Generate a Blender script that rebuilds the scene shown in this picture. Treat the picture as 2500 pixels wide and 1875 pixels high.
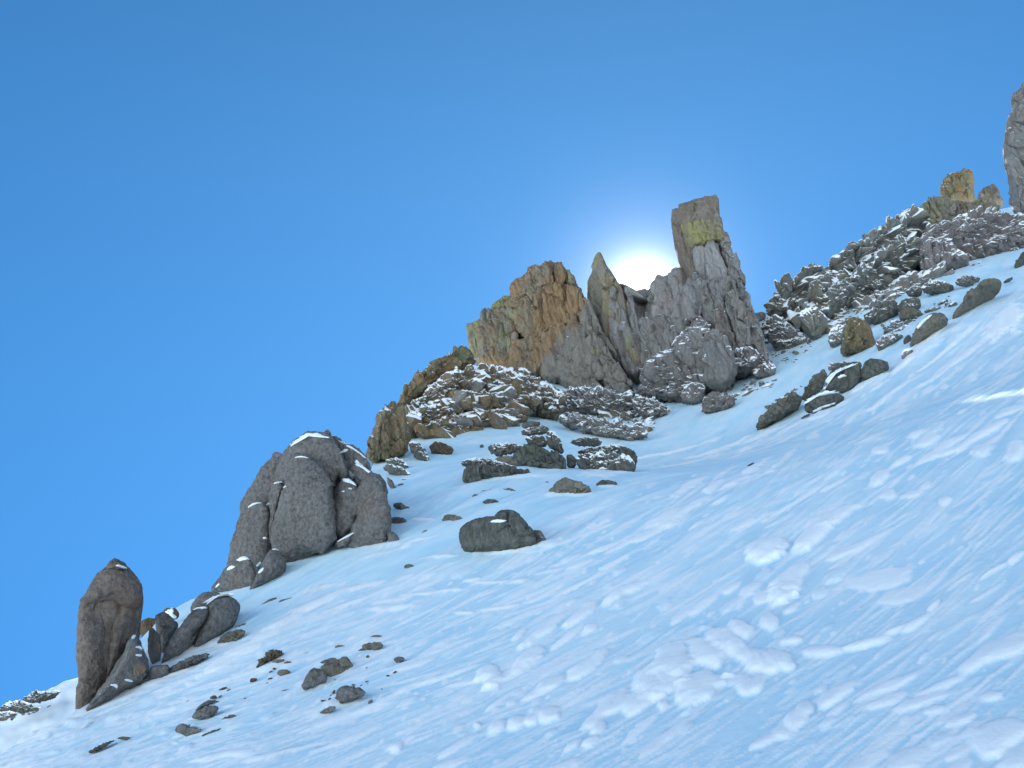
import bpy, math, random
import numpy as np
from mathutils import Vector
from mathutils.bvhtree import BVHTree

for _o in list(bpy.data.objects):
    bpy.data.objects.remove(_o)
scene = bpy.context.scene
C = scene.collection
random.seed(7)
RNG = np.random.default_rng(11)
R = math.radians

# ------------------------------------------------------------------ camera
PITCH = R(22.0)
F_PX = 2500 / (2 * math.tan(R(30)))            # focal length in photograph pixels
cam_d = bpy.data.cameras.new('camera')
cam_d.sensor_width = 36
cam_d.lens = 36 / (2 * math.tan(R(30)))
cam_d.clip_start = 0.1
cam_d.clip_end = 20000
cam = bpy.data.objects.new('camera', cam_d)
C.objects.link(cam)
cam.location = (0, 0, 0)
cam.rotation_euler = (R(90) + PITCH, 0, 0)
scene.camera = cam
CT, ST = math.cos(PITCH), math.sin(PITCH)


def ray(px, py):
    u = (np.asarray(px, float) - 1250) / F_PX
    v = (937.5 - np.asarray(py, float)) / F_PX
    return u, CT - v * ST, ST + v * CT          # world x, y, z of the viewing ray


# ------------------------------------------------------------------ sky and sun
SUN_PX = (1570, 722)
sx, sy, sz = ray(*SUN_PX)
SUN = Vector((float(sx), float(sy), float(sz))).normalized()
SUN_EL = math.asin(SUN.z)
SUN_AZ = math.atan2(SUN.x, SUN.y)

SKY_STRENGTH = 0.15
EXPOSURE = 1.26
world = bpy.data.worlds.new('World')
scene.world = world
world.use_nodes = True
nt = world.node_tree
nt.nodes.clear()


def wn(t, **k):
    n = nt.nodes.new(t)
    for a, b in k.items():
        setattr(n, a, b)
    return n


out = wn('ShaderNodeOutputWorld')
bg = wn('ShaderNodeBackground')
bg.inputs['Strength'].default_value = SKY_STRENGTH
sky = wn('ShaderNodeTexSky', sky_type='NISHITA')
sky.sun_disc = False
sky.sun_elevation = SUN_EL
sky.sun_rotation = SUN_AZ
sky.altitude = 4000
sky.air_density = 0.75
sky.dust_density = 0.15
sky.ozone_density = 1.0
hsv = wn('ShaderNodeHueSaturation')
hsv.inputs['Saturation'].default_value = 1.29
hsv.inputs['Hue'].default_value = 0.492
nt.links.new(sky.outputs[0], hsv.inputs['Color'])
# the bright aureole round the sun (thin high haze)
tc = wn('ShaderNodeTexCoord')
dot = wn('ShaderNodeVectorMath', operation='DOT_PRODUCT')
nrm = wn('ShaderNodeVectorMath', operation='NORMALIZE')
nt.links.new(tc.outputs['Generated'], nrm.inputs[0])
nt.links.new(nrm.outputs[0], dot.inputs[0])
# a dry high-altitude sky that stays blue down to the horizon: the sky is read a little above the true direction
sepw = wn('ShaderNodeSeparateXYZ')
nt.links.new(nrm.outputs[0], sepw.inputs[0])
zz1 = wn('ShaderNodeMath', operation='MULTIPLY')
nt.links.new(sepw.outputs[2], zz1.inputs[0])
nt.links.new(sepw.outputs[2], zz1.inputs[1])
zz2 = wn('ShaderNodeMath', operation='ADD')
nt.links.new(zz1.outputs[0], zz2.inputs[0])
zz2.inputs[1].default_value = 0.38
zz3 = wn('ShaderNodeMath', operation='SQRT')
nt.links.new(zz2.outputs[0], zz3.inputs[0])
combw = wn('ShaderNodeCombineXYZ')
nt.links.new(sepw.outputs[0], combw.inputs[0])
nt.links.new(sepw.outputs[1], combw.inputs[1])
nt.links.new(zz3.outputs[0], combw.inputs[2])
nt.links.new(combw.outputs[0], sky.inputs[0])
dot.inputs[1].default_value = SUN
ac = wn('ShaderNodeMath', operation='ARCCOSINE')
nt.links.new(dot.outputs['Value'], ac.inputs[0])


def gauss(width_deg, amp, power):
    d = wn('ShaderNodeMath', operation='DIVIDE')
    nt.links.new(ac.outputs[0], d.inputs[0])
    d.inputs[1].default_value = R(width_deg)
    p = wn('ShaderNodeMath', operation='POWER')
    nt.links.new(d.outputs[0], p.inputs[0])
    p.inputs[1].default_value = power
    m = wn('ShaderNodeMath', operation='MULTIPLY')
    nt.links.new(p.outputs[0], m.inputs[0])
    m.inputs[1].default_value = -1
    e = wn('ShaderNodeMath', operation='EXPONENT')
    nt.links.new(m.outputs[0], e.inputs[0])
    a = wn('ShaderNodeMath', operation='MULTIPLY')
    nt.links.new(e.outputs[0], a.inputs[0])
    a.inputs[1].default_value = amp
    return a


g1 = gauss(1.65, 9.0, 1.7)
g2 = gauss(3.2, 2.2, 1.3)
g3 = gauss(30.0, 0.40, 1.4)
ga = wn('ShaderNodeMath', operation='ADD')
nt.links.new(g1.outputs[0], ga.inputs[0])
nt.links.new(g2.outputs[0], ga.inputs[1])
gc = wn('ShaderNodeVectorMath', operation='SCALE')
gc.inputs[0].default_value = (1.0, 0.97, 0.90)
nt.links.new(ga.outputs[0], gc.inputs['Scale'])
gd = wn('ShaderNodeVectorMath', operation='SCALE')
gd.inputs[0].default_value = (0.50, 0.95, 1.30)
nt.links.new(g3.outputs[0], gd.inputs['Scale'])
ge_ = wn('ShaderNodeVectorMath', operation='ADD')
nt.links.new(gc.outputs[0], ge_.inputs[0])
nt.links.new(gd.outputs[0], ge_.inputs[1])
add = wn('ShaderNodeVectorMath', operation='ADD')
nt.links.new(hsv.outputs[0], add.inputs[0])
nt.links.new(ge_.outputs[0], add.inputs[1])
nt.links.new(add.outputs[0], bg.inputs['Color'])
nt.links.new(bg.outputs[0], out.inputs['Surface'])

sun_d = bpy.data.lights.new('sun', 'SUN')
sun_d.energy = 4.1
sun_d.angle = R(0.53)
sun_d.color = (1.0, 0.965, 0.91)
sun_o = bpy.data.objects.new('sun', sun_d)
C.objects.link(sun_o)
sun_o.rotation_euler = (-SUN).to_track_quat('-Z', 'Y').to_euler()
sun_o.location = (0, 60, 90)

scene.view_settings.view_transform = 'Standard'
scene.view_settings.look = 'None'
scene.view_settings.exposure = EXPOSURE
scene.view_settings.gamma = 1
scene.view_settings.use_curve_mapping = False
scene.render.engine = 'CYCLES'


# ------------------------------------------------------------------ numpy noise
def _hash(ix, iy, iz, seed):
    h = (ix.astype(np.int64) * 374761393 + iy.astype(np.int64) * 668265263 + iz.astype(np.int64) * 2147483647
         + seed * 1274126177) & 0xFFFFFFFF
    h = ((h ^ (h >> 13)) * 1274126177) & 0xFFFFFFFF
    h = ((h ^ (h >> 15)) * 2246822519) & 0xFFFFFFFF
    return h ^ (h >> 16)


def vnoise(p, seed=0):
    """smooth value noise, -1..1, p is (N,3)"""
    i = np.floor(p).astype(np.int64)
    f = p - i
    w = f * f * f * (f * (f * 6 - 15) + 10)
    r = np.zeros(len(p))
    for dx in (0, 1):
        wx = w[:, 0] if dx else 1 - w[:, 0]
        for dy in (0, 1):
            wy = w[:, 1] if dy else 1 - w[:, 1]
            for dz in (0, 1):
                wz = w[:, 2] if dz else 1 - w[:, 2]
                r += wx * wy * wz * (_hash(i[:, 0] + dx, i[:, 1] + dy, i[:, 2] + dz, seed) / 2147483647.5 - 1)
    return r


def fbm(p, octaves=4, seed=0, gain=0.5):
    r = np.zeros(len(p))
    a = 1.0
    for o in range(octaves):
        r += a * vnoise(p * (2.03 ** o) + o * 17.3, seed + o)
        a *= gain
    return r


def worley(p, seed=0):
    """F1, F2 and the random value of the nearest cell"""
    i = np.floor(p).astype(np.int64)
    n = len(p)
    f1 = np.full(n, 9.0)
    f2 = np.full(n, 9.0)
    cid = np.zeros(n)
    tilt = np.zeros(n)
    for dx in (-1, 0, 1):
        for dy in (-1, 0, 1):
            for dz in (-1, 0, 1):
                a, b, c = i[:, 0] + dx, i[:, 1] + dy, i[:, 2] + dz
                qx = a + _hash(a, b, c, seed + 1) / 4294967295.0
                qy = b + _hash(a, b, c, seed + 2) / 4294967295.0
                qz = c + _hash(a, b, c, seed + 3) / 4294967295.0
                d = np.sqrt((qx - p[:, 0]) ** 2 + (qy - p[:, 1]) ** 2 + (qz - p[:, 2]) ** 2)
                v = _hash(a, b, c, seed + 4) / 2147483647.5 - 1
                nearer = d < f1
                f2 = np.where(nearer, f1, np.minimum(f2, d))
                cid = np.where(nearer, v, cid)
                tl = ((qx - p[:, 0]) * (_hash(a, b, c, seed + 5) / 2147483647.5 - 1) + (qy - p[:, 1]) * (_hash(a, b, c, seed + 6) / 2147483647.5 - 1)
                      + (qz - p[:, 2]) * (_hash(a, b, c, seed + 7) / 2147483647.5 - 1))
                tilt = np.where(nearer, tl, tilt)
                f1 = np.where(nearer, d, f1)
    return f1, f2, cid, tilt


def sstep(e0, e1, x):
    t = np.clip((x - e0) / (e1 - e0), 0, 1)
    return t * t * (3 - 2 * t)


# ------------------------------------------------------------------ materials
def node_mat(name):
    m = bpy.data.materials.new(name)
    m.use_nodes = True
    t = m.node_tree
    return m, t, t.nodes['Principled BSDF']


def N(t, kind, **k):
    n = t.nodes.new(kind)
    for a, b in k.items():
        setattr(n, a, b)
    return n


def ramp(t, fac, stops):
    r = N(t, 'ShaderNodeValToRGB')
    el = r.color_ramp.elements
    while len(el) < len(stops):
        el.new(0.5)
    for e, (p, c) in zip(el, stops):
        e.position = p
        e.color = (*c, 1) if len(c) == 3 else c
    t.links.new(fac, r.inputs[0])
    return r.outputs[0]


def noise(t, vec, scale, detail=4, rough=0.55, dist=0.0):
    n = N(t, 'ShaderNodeTexNoise')
    n.inputs['Scale'].default_value = scale
    n.inputs['Detail'].default_value = detail
    n.inputs['Roughness'].default_value = rough
    n.inputs['Distortion'].default_value = dist
    t.links.new(vec, n.inputs['Vector'])
    return n.outputs['Fac']


def mix(t, fac, a, b):
    m = N(t, 'ShaderNodeMix', data_type='RGBA')
    for key, s in ((0, fac), (6, a), (7, b)):
        if isinstance(s, (int, float)):
            m.inputs[key].default_value = s
        elif isinstance(s, tuple):
            m.inputs[key].default_value = (*s, 1)
        else:
            t.links.new(s, m.inputs[key])
    return m.outputs[2]


def math_n(t, op, a, b=None, clamp=False):
    m = N(t, 'ShaderNodeMath', operation=op, use_clamp=clamp)
    for key, s in ((0, a), (1, b)):
        if s is None:
            continue
        if isinstance(s, (int, float)):
            m.inputs[key].default_value = s
        else:
            t.links.new(s, m.inputs[key])
    return m.outputs[0]


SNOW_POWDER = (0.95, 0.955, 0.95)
SNOW_CRUST_SHADE = (0.53, 0.77, 0.88)  # bluish crust, deepened to carry the blue shade of flat snow


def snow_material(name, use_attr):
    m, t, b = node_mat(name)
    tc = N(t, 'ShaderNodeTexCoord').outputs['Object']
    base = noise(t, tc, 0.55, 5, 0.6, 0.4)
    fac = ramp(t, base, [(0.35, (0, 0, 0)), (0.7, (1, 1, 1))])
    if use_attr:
        at_ = N(t, 'ShaderNodeAttribute', attribute_name='powder_lit')
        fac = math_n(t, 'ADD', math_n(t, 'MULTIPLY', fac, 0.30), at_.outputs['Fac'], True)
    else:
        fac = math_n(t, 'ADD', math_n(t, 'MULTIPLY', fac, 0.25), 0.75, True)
    t.links.new(mix(t, fac, SNOW_CRUST_SHADE, SNOW_POWDER), b.inputs['Base Color'])
    b.inputs['Roughness'].default_value = 0.65
    b.inputs['Specular IOR Level'].default_value = 0.25
    n1 = noise(t, tc, 9.0, 5, 0.6)
    n2 = noise(t, tc, 55.0, 3, 0.6)
    h = math_n(t, 'ADD', n1, math_n(t, 'MULTIPLY', n2, 0.25))
    bp = N(t, 'ShaderNodeBump')
    bp.inputs['Strength'].default_value = 0.22
    bp.inputs['Distance'].default_value = 0.06
    t.links.new(h, bp.inputs['Height'])
    t.links.new(bp.outputs[0], b.inputs['Normal'])
    return m


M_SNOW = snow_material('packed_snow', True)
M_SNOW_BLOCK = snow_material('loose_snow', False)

_mats = {}


def rock_material(name, cols, stain=None, stain_amt=0.0, lichen=None, lichen_amt=0.0, snow=0.0, speck=0.35, scale=1.0, blend=None, zs=0.5):
    """rock: three mineral colours in clumps, an iron stain, lichen, fine specks, and snow caught on flat ledges"""
    if name in _mats:
        return _mats[name]
    cols = tuple(tuple(c * 0.80 for c in k) for k in cols)
    stain = tuple(c * 0.80 for c in stain) if stain else None
    lichen = tuple(c * 0.82 for c in lichen) if lichen else None
    m, t, b = node_mat(name)
    tc = N(t, 'ShaderNodeNewGeometry').outputs['Position']     # one geology: patches run on from block to block
    mp = N(t, 'ShaderNodeMapping')
    mp.inputs['Scale'].default_value = (scale, scale, scale * zs)
    t.links.new(tc, mp.inputs['Vector'])
    v = mp.outputs[0]
    n1 = noise(t, v, 0.45, 6, 0.62, 0.6)
    col = ramp(t, n1, [(0.33, cols[0]), (0.5, cols[1]), (0.68, cols[2])])
    if stain:
        n = noise(t, v, 0.33, 5, 0.6, 1.0)
        th = 0.62 - 0.3 * stain_amt
        col = mix(t, ramp(t, n, [(th, (0, 0, 0)), (th + 0.14, (1, 1, 1))]), col, stain)
    if blend:       # the ochre end of the crag passes into its grey end along a ragged line
        cols2, x0, z0, k, w = blend
        sp3 = N(t, 'ShaderNodeSeparateXYZ')
        t.links.new(tc, sp3.inputs[0])
        e = math_n(t, 'ADD', math_n(t, 'SUBTRACT', sp3.outputs['X'], x0), math_n(t, 'MULTIPLY', math_n(t, 'SUBTRACT', sp3.outputs['Z'], z0), -k))
        e = math_n(t, 'ADD', e, math_n(t, 'MULTIPLY', math_n(t, 'SUBTRACT', noise(t, v, 0.5, 6, 0.65, 0.5), 0.5), 4 * w))
        col = mix(t, math_n(t, 'ADD', math_n(t, 'DIVIDE', e, w), 0.5, True), col, ramp(t, n1, [(0.33, cols2[0]), (0.5, cols2[1]), (0.68, cols2[2])]))
    if lichen:
        mp2 = N(t, 'ShaderNodeMapping')
        mp2.inputs['Location'].default_value = (31, 7, 3)
        t.links.new(v, mp2.inputs['Vector'])
        n = noise(t, mp2.outputs[0], 0.6, 6, 0.65, 0.8)
        th = 0.64 - 0.3 * lichen_amt
        col = mix(t, ramp(t, n, [(th, (0, 0, 0)), (th + 0.12, (1, 1, 1))]), col, lichen)
    sp = noise(t, v, 7.0, 4, 0.75)
    col = mix(t, speck, col, mix(t, ramp(t, sp, [(0.36, (0, 0, 0)), (0.64, (1, 1, 1))]),
                                 tuple(c * 0.55 for c in cols[0]), tuple(min(1, c * 1.6) for c in cols[2])))
    rough_h = math_n(t, 'ADD', noise(t, v, 2.6, 6, 0.7), math_n(t, 'MULTIPLY', sp, 0.4))
    if snow > 0:
        ge = N(t, 'ShaderNodeNewGeometry')
        sep = N(t, 'ShaderNodeSeparateXYZ')
        t.links.new(ge.outputs['Normal'], sep.inputs[0])
        mp3 = N(t, 'ShaderNodeMapping')       # drifts lie along the ledges, which dip to the left
        mp3.inputs['Rotation'].default_value = (0, R(28), 0)
        mp3.inputs['Scale'].default_value = (0.42, 0.8, 1.9)
        t.links.new(tc, mp3.inputs['Vector'])
        ns = noise(t, mp3.outputs[0], 0.9, 6, 0.62)
        h = math_n(t, 'ADD', sep.outputs['Z'], math_n(t, 'MULTIPLY', math_n(t, 'SUBTRACT', ns, 0.5), 2.4))
        th = 1.02 - snow
        smask = ramp(t, math_n(t, 'MULTIPLY', h, 0.5), [(th * 0.5, (0, 0, 0)), (th * 0.5 + 0.03, (1, 1, 1))])
        col = mix(t, smask, col, SNOW_POWDER)
        rough_h = math_n(t, 'ADD', math_n(t, 'MULTIPLY', rough_h, math_n(t, 'SUBTRACT', 1.0, math_n(t, 'MULTIPLY', smask, 0.8))),
                         math_n(t, 'MULTIPLY', smask, 0.5))
    t.links.new(col, b.inputs['Base Color'])
    b.inputs['Roughness'].default_value = 0.85
    b.inputs['Specular IOR Level'].default_value = 0.25
    bp = N(t, 'ShaderNodeBump')
    bp.inputs['Strength'].default_value = 0.9
    bp.inputs['Distance'].default_value = 0.26
    t.links.new(rough_h, bp.inputs['Height'])
    t.links.new(bp.outputs[0], b.inputs['Normal'])
    _mats[name] = m
    return m


GREY = ((0.155, 0.143, 0.133), (0.205, 0.189, 0.176), (0.265, 0.246, 0.23))
BUTT = rock_material('buttress_grey_rock', ((0.19, 0.175, 0.16), (0.25, 0.23, 0.21), (0.30, 0.28, 0.255)), stain=(0.25, 0.18, 0.145), stain_amt=0.4, speck=0.3, scale=0.9, snow=0.46)
MONO = rock_material('smooth_grey_rock', GREY, stain=(0.27, 0.155, 0.10), stain_amt=0.16, speck=0.55, scale=1.25, zs=0.95)
MONO_S = rock_material('smooth_grey_rock_dusted', GREY, stain=(0.27, 0.155, 0.10), stain_amt=0.1, speck=0.5, scale=1.25, snow=0.14)
PINN = rock_material('brown_grey_rock', ((0.185, 0.145, 0.12), (0.235, 0.185, 0.15), (0.285, 0.235, 0.195)),
                     stain=(0.26, 0.13, 0.07), stain_amt=0.45, speck=0.45, scale=1.1, zs=0.95)
RUST = rock_material('rust_rock', ((0.17, 0.12, 0.085), (0.25, 0.155, 0.09), (0.27, 0.19, 0.13)), stain=(0.26, 0.21, 0.16), stain_amt=0.3, speck=0.3)
BROWN = rock_material('ochre_crag_rock', ((0.15, 0.125, 0.10), (0.25, 0.195, 0.13), (0.31, 0.24, 0.155)),
                      stain=(0.31, 0.175, 0.075), stain_amt=0.75, speck=0.3, scale=0.7)
_GC = tuple(tuple(c * 0.80 for c in k) for k in ((0.19, 0.172, 0.155), (0.25, 0.225, 0.20), (0.30, 0.275, 0.245)))
CRAGMIX = rock_material('ochre_to_grey_crag_rock', ((0.15, 0.128, 0.105), (0.24, 0.19, 0.13), (0.30, 0.235, 0.16)), stain=(0.30, 0.17, 0.075), stain_amt=0.75,
                        lichen=(0.27, 0.25, 0.10), lichen_amt=0.2, speck=0.3, scale=0.7, snow=0.08, blend=(_GC, 4.2, 39.0, 0.75, 1.6))
BROWN_S = rock_material('ochre_rubble_rock', ((0.15, 0.12, 0.085), (0.22, 0.17, 0.12), (0.27, 0.23, 0.17)),
                        stain=(0.28, 0.16, 0.08), stain_amt=0.35, lichen=(0.20, 0.20, 0.12), lichen_amt=0.3, speck=0.35, snow=0.80)
BROWN_D = rock_material('ochre_cliff_rock', ((0.15, 0.12, 0.075), (0.23, 0.17, 0.10), (0.28, 0.23, 0.15)),
                        stain=(0.30, 0.16, 0.06), stain_amt=0.5, lichen=(0.20, 0.20, 0.09), lichen_amt=0.45, speck=0.35, snow=0.30)
YELLOW = rock_material('yellow_lichen_rock', ((0.18, 0.155, 0.115), (0.25, 0.215, 0.15), (0.30, 0.265, 0.20)),
                       lichen=(0.33, 0.295, 0.09), lichen_amt=0.62, speck=0.3, scale=0.8)
OLIVE = rock_material('olive_lichen_rock', ((0.17, 0.15, 0.12), (0.24, 0.21, 0.16), (0.30, 0.27, 0.22)),
                      stain=(0.29, 0.19, 0.11), stain_amt=0.5, lichen=(0.28, 0.265, 0.11), lichen_amt=0.42, speck=0.3, snow=0.10)
PALE = rock_material('pale_grey_crag_rock', ((0.27, 0.25, 0.235), (0.335, 0.31, 0.29), (0.38, 0.355, 0.33)),
                     stain=(0.27, 0.21, 0.19), stain_amt=0.3, speck=0.25, scale=0.8)
CRAG = rock_material('grey_crag_rock', ((0.21, 0.195, 0.18), (0.275, 0.255, 0.235), (0.33, 0.305, 0.28)),
                     stain=(0.25, 0.18, 0.14), stain_amt=0.35, lichen=(0.22, 0.22, 0.15), lichen_amt=0.25, speck=0.3, snow=0.16)
CRAG_S = rock_material('snowy_grey_crag_rock', ((0.20, 0.185, 0.17), (0.26, 0.24, 0.22), (0.31, 0.29, 0.265)),
                       stain=(0.26, 0.19, 0.15), stain_amt=0.35, lichen=(0.21, 0.215, 0.15), lichen_amt=0.25, speck=0.3, snow=0.80)
CAPB = rock_material('weathered_brown_cap_rock', ((0.15, 0.12, 0.09), (0.22, 0.175, 0.13), (0.29, 0.245, 0.20)),
                     stain=(0.16, 0.115, 0.075), stain_amt=0.4, speck=0.3)
PURPLE = rock_material('purple_red_rock', ((0.19, 0.165, 0.155), (0.25, 0.21, 0.195), (0.30, 0.265, 0.245)), speck=0.3, snow=0.70)
DARK = rock_material('dark_green_grey_rock', ((0.095, 0.10, 0.09), (0.135, 0.138, 0.12), (0.175, 0.175, 0.155)),
                     lichen=(0.15, 0.165, 0.10), lichen_amt=0.3, speck=0.5, snow=0.0)
DARK_S = rock_material('dark_snowy_rock', ((0.11, 0.11, 0.095), (0.15, 0.148, 0.13), (0.19, 0.185, 0.165)),
                       lichen=(0.15, 0.165, 0.10), lichen_amt=0.3, stain=(0.19, 0.14, 0.10), stain_amt=0.2, speck=0.45, snow=0.68)
TAN = rock_material('tan_boulder_rock', ((0.17, 0.15, 0.115), (0.215, 0.195, 0.15), (0.25, 0.235, 0.19)),
                    stain=(0.24, 0.155, 0.085), stain_amt=0.25, speck=0.4, snow=0.05)
FLATG = rock_material('flat_grey_stone', ((0.15, 0.14, 0.135), (0.195, 0.182, 0.172), (0.235, 0.225, 0.215)),
                      stain=(0.22, 0.16, 0.12), stain_amt=0.25, speck=0.4, snow=0.06)
DKBROWN = rock_material('dark_brown_stone', ((0.10, 0.075, 0.055), (0.15, 0.11, 0.075), (0.20, 0.16, 0.11)),
                        stain=(0.22, 0.12, 0.06), stain_amt=0.35, speck=0.35, snow=0.04)
GREEN_S = rock_material('green_grey_slab_rock', ((0.175, 0.17, 0.15), (0.225, 0.22, 0.195), (0.27, 0.265, 0.24)),
                        stain=(0.26, 0.20, 0.11), stain_amt=0.3, lichen=(0.21, 0.22, 0.14), lichen_amt=0.3, speck=0.3, snow=0.78)


# ------------------------------------------------------------------ objects
def mesh_obj(name, verts, faces, mat, parent=None, origin=None, smooth=True):
    me = bpy.data.meshes.new(name)
    verts = np.asarray(verts, float)
    if origin is None:
        origin = np.array([verts[:, 0].mean(), verts[:, 1].mean(), verts[:, 2].min()])
    vv = verts - origin
    me.from_pydata(vv.tolist(), [], faces if isinstance(faces, list) else faces.tolist())
    if smooth:
        me.polygons.foreach_set('use_smooth', [True] * len(me.polygons))
    me.materials.append(mat)
    o = bpy.data.objects.new(name, me)
    C.objects.link(o)
    if parent is not None:
        o.parent = parent
        o.location = Vector(origin) - parent.location
    else:
        o.location = Vector(origin)
    return o


def tag(o, label, cat, group=None):
    o['label'] = label
    o['category'] = cat
    if group:
        o['group'] = group


def thing(name, label, cat, loc, group=None):
    o = bpy.data.objects.new(name, None)
    o.empty_display_size = 0.5
    C.objects.link(o)
    o.location = loc
    tag(o, label, cat, group)
    return o


# ------------------------------------------------------------------ the snow slope
A_, B_ = 0.34, 0.622


def base_z(x, y):
    yy = np.maximum(y, 0)
    c = 2.2 + 14.0 * (1 - np.exp(-yy / 30.0))
    c = c + 4.0 * sstep(-12, 58, x) * sstep(8, 75, yy)
    c = c + 6.5 * np.exp(-((x - 12) / 15) ** 2) * sstep(18, 62, yy)            # the gully under the tower
    c = c - 2.0 * np.exp(-(((x + 3) / 7) ** 2 + ((yy - 36) / 10) ** 2))       # swell under the big boulder
    slope = np.where(y < 0, 0.25, B_)  # gentler behind the camera, so sunlit snow there bounces light forward
    return A_ * x * sstep(-260, -30, -np.abs(x)) + slope * y - c


def hit(px, py, rmax=260.0):
    """where the viewing ray of a photograph pixel meets the smooth slope"""
    dx, dy, dz = [float(q) for q in ray(px, py)]
    t = np.geomspace(2.0, rmax, 1500)
    d = base_z(dx * t, dy * t) - dz * t
    k = np.argmax(d > 0)
    if d[k] <= 0:
        return None
    t0, t1 = (t[k - 1], t[k]) if k else (t[0], t[0])
    for _ in range(30):
        tm = 0.5 * (t0 + t1)
        if base_z(np.array(dx * tm), np.array(dy * tm)) > dz * tm:
            t1 = tm
        else:
            t0 = tm
    return np.array([dx * t1, dy * t1, dz * t1])


CREST_PX = [(-500, 2080), (-200, 1930), (0, 1845), (72, 1797), (148, 1768), (190, 1735), (262, 1660), (340, 1575), (400, 1515), (437, 1492),
            (465, 1476), (520, 1464), (600, 1432), (700, 1375), (820, 1300), (880, 1200), (910, 1135), (950, 1080), (1000, 1010),
            (1100, 945), (1200, 905), (1400, 890), (1550, 870), (1700, 830), (1850, 772), (1905, 752), (2050, 690),
            (2200, 600), (2330, 530), (2500, 490), (2750, 400), (3100, 300)]
_ca, _cr = [], []
for p in CREST_PX:
    h = hit(*p)
    if h is None:
        h = np.array(ray(*p)) * 150.0
    _ca.append(math.atan2(h[0], h[1]))
    _cr.append(min(math.hypot(h[0], h[1]), 170))
_o = np.argsort(_ca)
_ca, _cr = np.array(_ca)[_o], np.array(_cr)[_o]


def crest_r(az):
    return np.interp(az, _ca, _cr)


def streak_dir(px, py):
    """angle in the photograph of the wind streaks and slide tracks at a pixel (degrees above the horizontal)"""
    t = np.clip((px - 700) / 1700, 0, 1)
    low = np.clip((py - 1100) / 700, 0, 1)
    return 17 + 22 * t + 3 * low * (1 - t)


BUMPS = []      # centre xy, half-axis vectors, height


def bump_px(px, py, length, width, ang, hpx, powder_lit=1.0, sharp=2.0):
    c = hit(px, py)
    if c is None:
        return
    ca, sa = math.cos(R(ang)), -math.sin(R(ang))
    a = hit(px + ca * length / 2, py + sa * length / 2)
    b = hit(px - sa * width / 2, py + ca * width / 2)
    if a is None or b is None:
        return
    v1, v2 = (a - c)[:2], (b - c)[:2]
    mpp = np.linalg.norm(c) / F_PX
    if np.linalg.norm(v1) > 5 * length * mpp or np.linalg.norm(v2) > 14 * width * mpp:
        return
    BUMPS.append((c[:2], v1, v2, 1.02 * hpx * mpp, powder_lit, sharp))


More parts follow.
